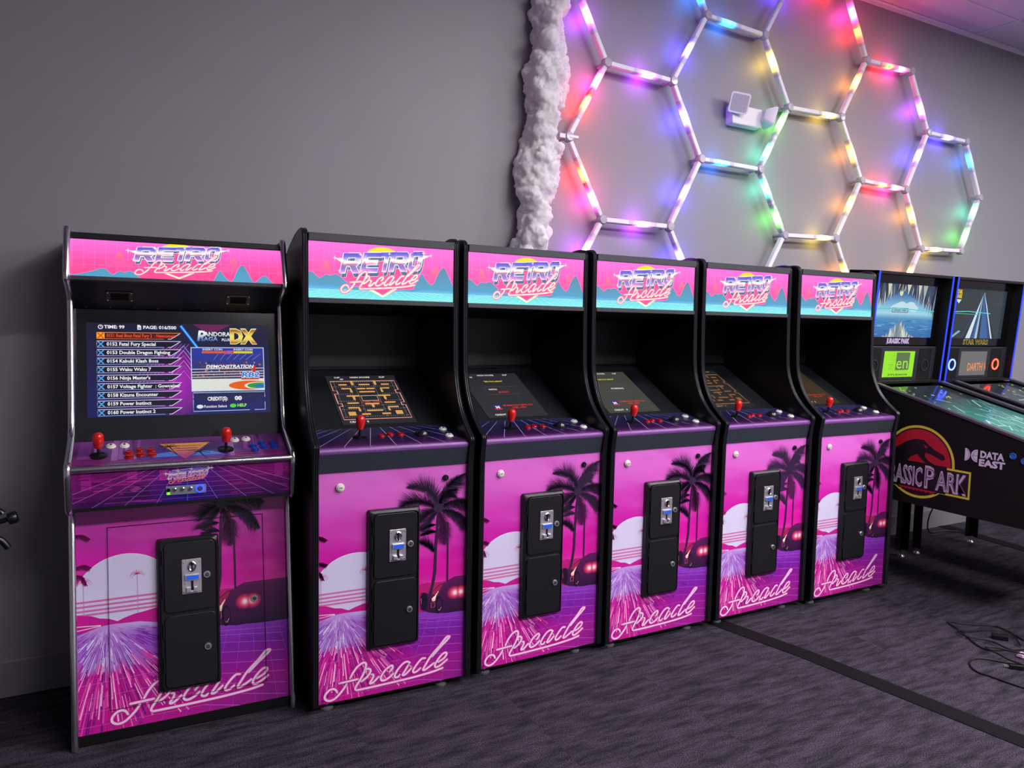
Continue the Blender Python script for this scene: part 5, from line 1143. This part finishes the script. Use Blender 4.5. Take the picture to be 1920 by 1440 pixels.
cable('power_cable', [(3.622, -0.892), (3.611, -0.812), (3.654, -0.724), (3.665, -0.647), (3.596, -0.593), (3.539, -0.55), (3.507, -0.507), (3.485, -0.513), (3.448, -0.584), (3.39, -0.666), (3.341, -0.737), (3.331, -0.788), (3.378, -0.82), (3.499, -0.869), (3.594, -0.906)], 0.0042, 'black power cable in a long loop on the carpet, outermost of the tangle', None, 'tangle of black cables')
cable('power_cable', [(3.51, -0.847, 0.0134), (3.59, -0.782, 0.0134), (3.624, -0.74, 0.0134), (3.607, -0.696, 0.0134), (3.557, -0.662, 0.0134), (3.48, -0.64, 0.0134), (3.433, -0.612, 0.0134), (3.407, -0.607, 0.0134), (3.39, -0.627, 0.0134), (3.374, -0.668, 0.0134), (3.425, -0.76, 0.0134), (3.411, -0.836, 0.0134), (3.419, -0.91, 0.0134), (3.441, -0.981, 0.0134)], 0.0042, 'black power cable doubled back in a narrow loop within the tangle on the carpet', None, 'tangle of black cables')
cable('power_cable', [(3.109, -1.143), (3.077, -1.085), (3.065, -1.035), (3.056, -0.963), (3.048, -0.904), (3.083, -0.856), (3.131, -0.83), (3.184, -0.826), (3.224, -0.854), (3.266, -0.913), (3.317, -0.962), (3.365, -1.018)], 0.0042, 'black power cable in a wide open loop at the near side of the tangle', None, 'tangle of black cables')
cable('power_cable', [(3.291, -1.054, 0.0046), (3.268, -0.987, 0.0226), (3.265, -0.929, 0.0226), (3.284, -0.871, 0.0226), (3.302, -0.801, 0.0226), (3.337, -0.809, 0.0226), (3.367, -0.859, 0.0226), (3.393, -0.924, 0.0226), (3.453, -1.024, 0.0226), (3.493, -1.1440000000000001, 0.0046)], 0.0042, 'black power cable with a pale tag crossing the tangle on the carpet', lambda t, o: MB().box(-.02, .02, -.014, .014, .004, .020, T(3.4 - o.x, -0.91 - o.y, 0)).build('tag', 'tag_pink', t, bevel=.002), 'tangle of black cables')
pk = MB().box(-.035, .035, -.016, .016, 0, .026, T(3.523, -0.745, 0) @ Matrix.Rotation(-.9, 4, 'Z')).build('power_brick', 'black_plastic', None, bevel=.004)
tag(pk, 'small black power adapter lying in the tangle of cables', 'adapter')
pg = thing('power_plug', 'black power plug with bare prongs at the edge of the cable tangle', 'plug', (3.246, -0.964, 0), -.75)
MB().box(-.030, .030, -.012, .012, 0, .022).build('plug_body', 'black_plastic', pg, bevel=.004)
MB().box(-.048, -.028, -.008, -.005, .008, .014).box(-.048, -.028, .005, .008, .008, .014).build('prong', 'brushed_metal', pg)

# crumpled dark blue bag by the wall
def lump(name, c, s, m, label, cat, seed, parent=None):
    bm = bmesh.new(); bmesh.ops.create_icosphere(bm, subdivisions=4, radius=1)
    for v in bm.verts:
        n = noise.noise(v.co * 1.7 + Vector((seed, 0, 0))) * .28 + abs(noise.noise(v.co * 4 + Vector((0, seed, 0)))) * .18; v.co *= (.9 + n); v.co = Vector((v.co.x * s[0], v.co.y * s[1], max(v.co.z, -.75) * s[2] + .75 * s[2]))
    me = bpy.data.meshes.new(name); bm.to_mesh(me); bm.free()
    for p in me.polygons: p.use_smooth = True
    me.materials.append(MATS[m]); o = bpy.data.objects.new(name, me); COL.objects.link(o); o.location = c
    if parent: o.parent = parent
    else: tag(o, label, cat)
    return o
lump('cloth_bag', (5.98, .40, 0), (.10, .08, .06), 'blue_cloth', 'crumpled dark blue cloth on the carpet beyond the pinball machines', 'cloth', 3)
lump('cloth_rag', (6.14, .33, 0), (.045, .05, .045), 'pale_cloth', 'small pale pink cloth lying beside the crumpled dark blue cloth', 'cloth', 7)
# stand with a clamp at the far left
st = thing('clamp_stand', 'black stand with a knobbed clamp head standing left of the chrome-edged cabinet', 'stand', (-.664, .026, 0))
MB().lathe([(.10, 0), (.10, .010), (.03, .020), (.012, .030)], 28).build('round_base', 'black_matte', st, True)
MB().lathe([(.011, .02), (.011, .86)], 14).build('pole', 'black_matte', st, True)
cl = MB().box(-.02, .03, -.018, .018, .80, .88).build('clamp', 'black_plastic', st, bevel=.006)
MB().lathe([(.008, 0), (.008, .035), (.019, .040), (.020, .058), (.016, .064), (.0001, .065)], 14, Matrix.Translation((.02, 0, .855)) @ Matrix.Rotation(math.radians(75), 4, 'Y')).build('knob', 'black_plastic', cl, True)
MB().tube([(.01, 0, .82), (.04, -.005, .80), (.055, 0, .775)], .010, 10).build('jaw', 'black_plastic', cl, True)
MB().tube([(.01, 0, .87), (.035, .0, .90), (.045, 0, .885)], .009, 10).build('jaw', 'black_plastic', cl, True)
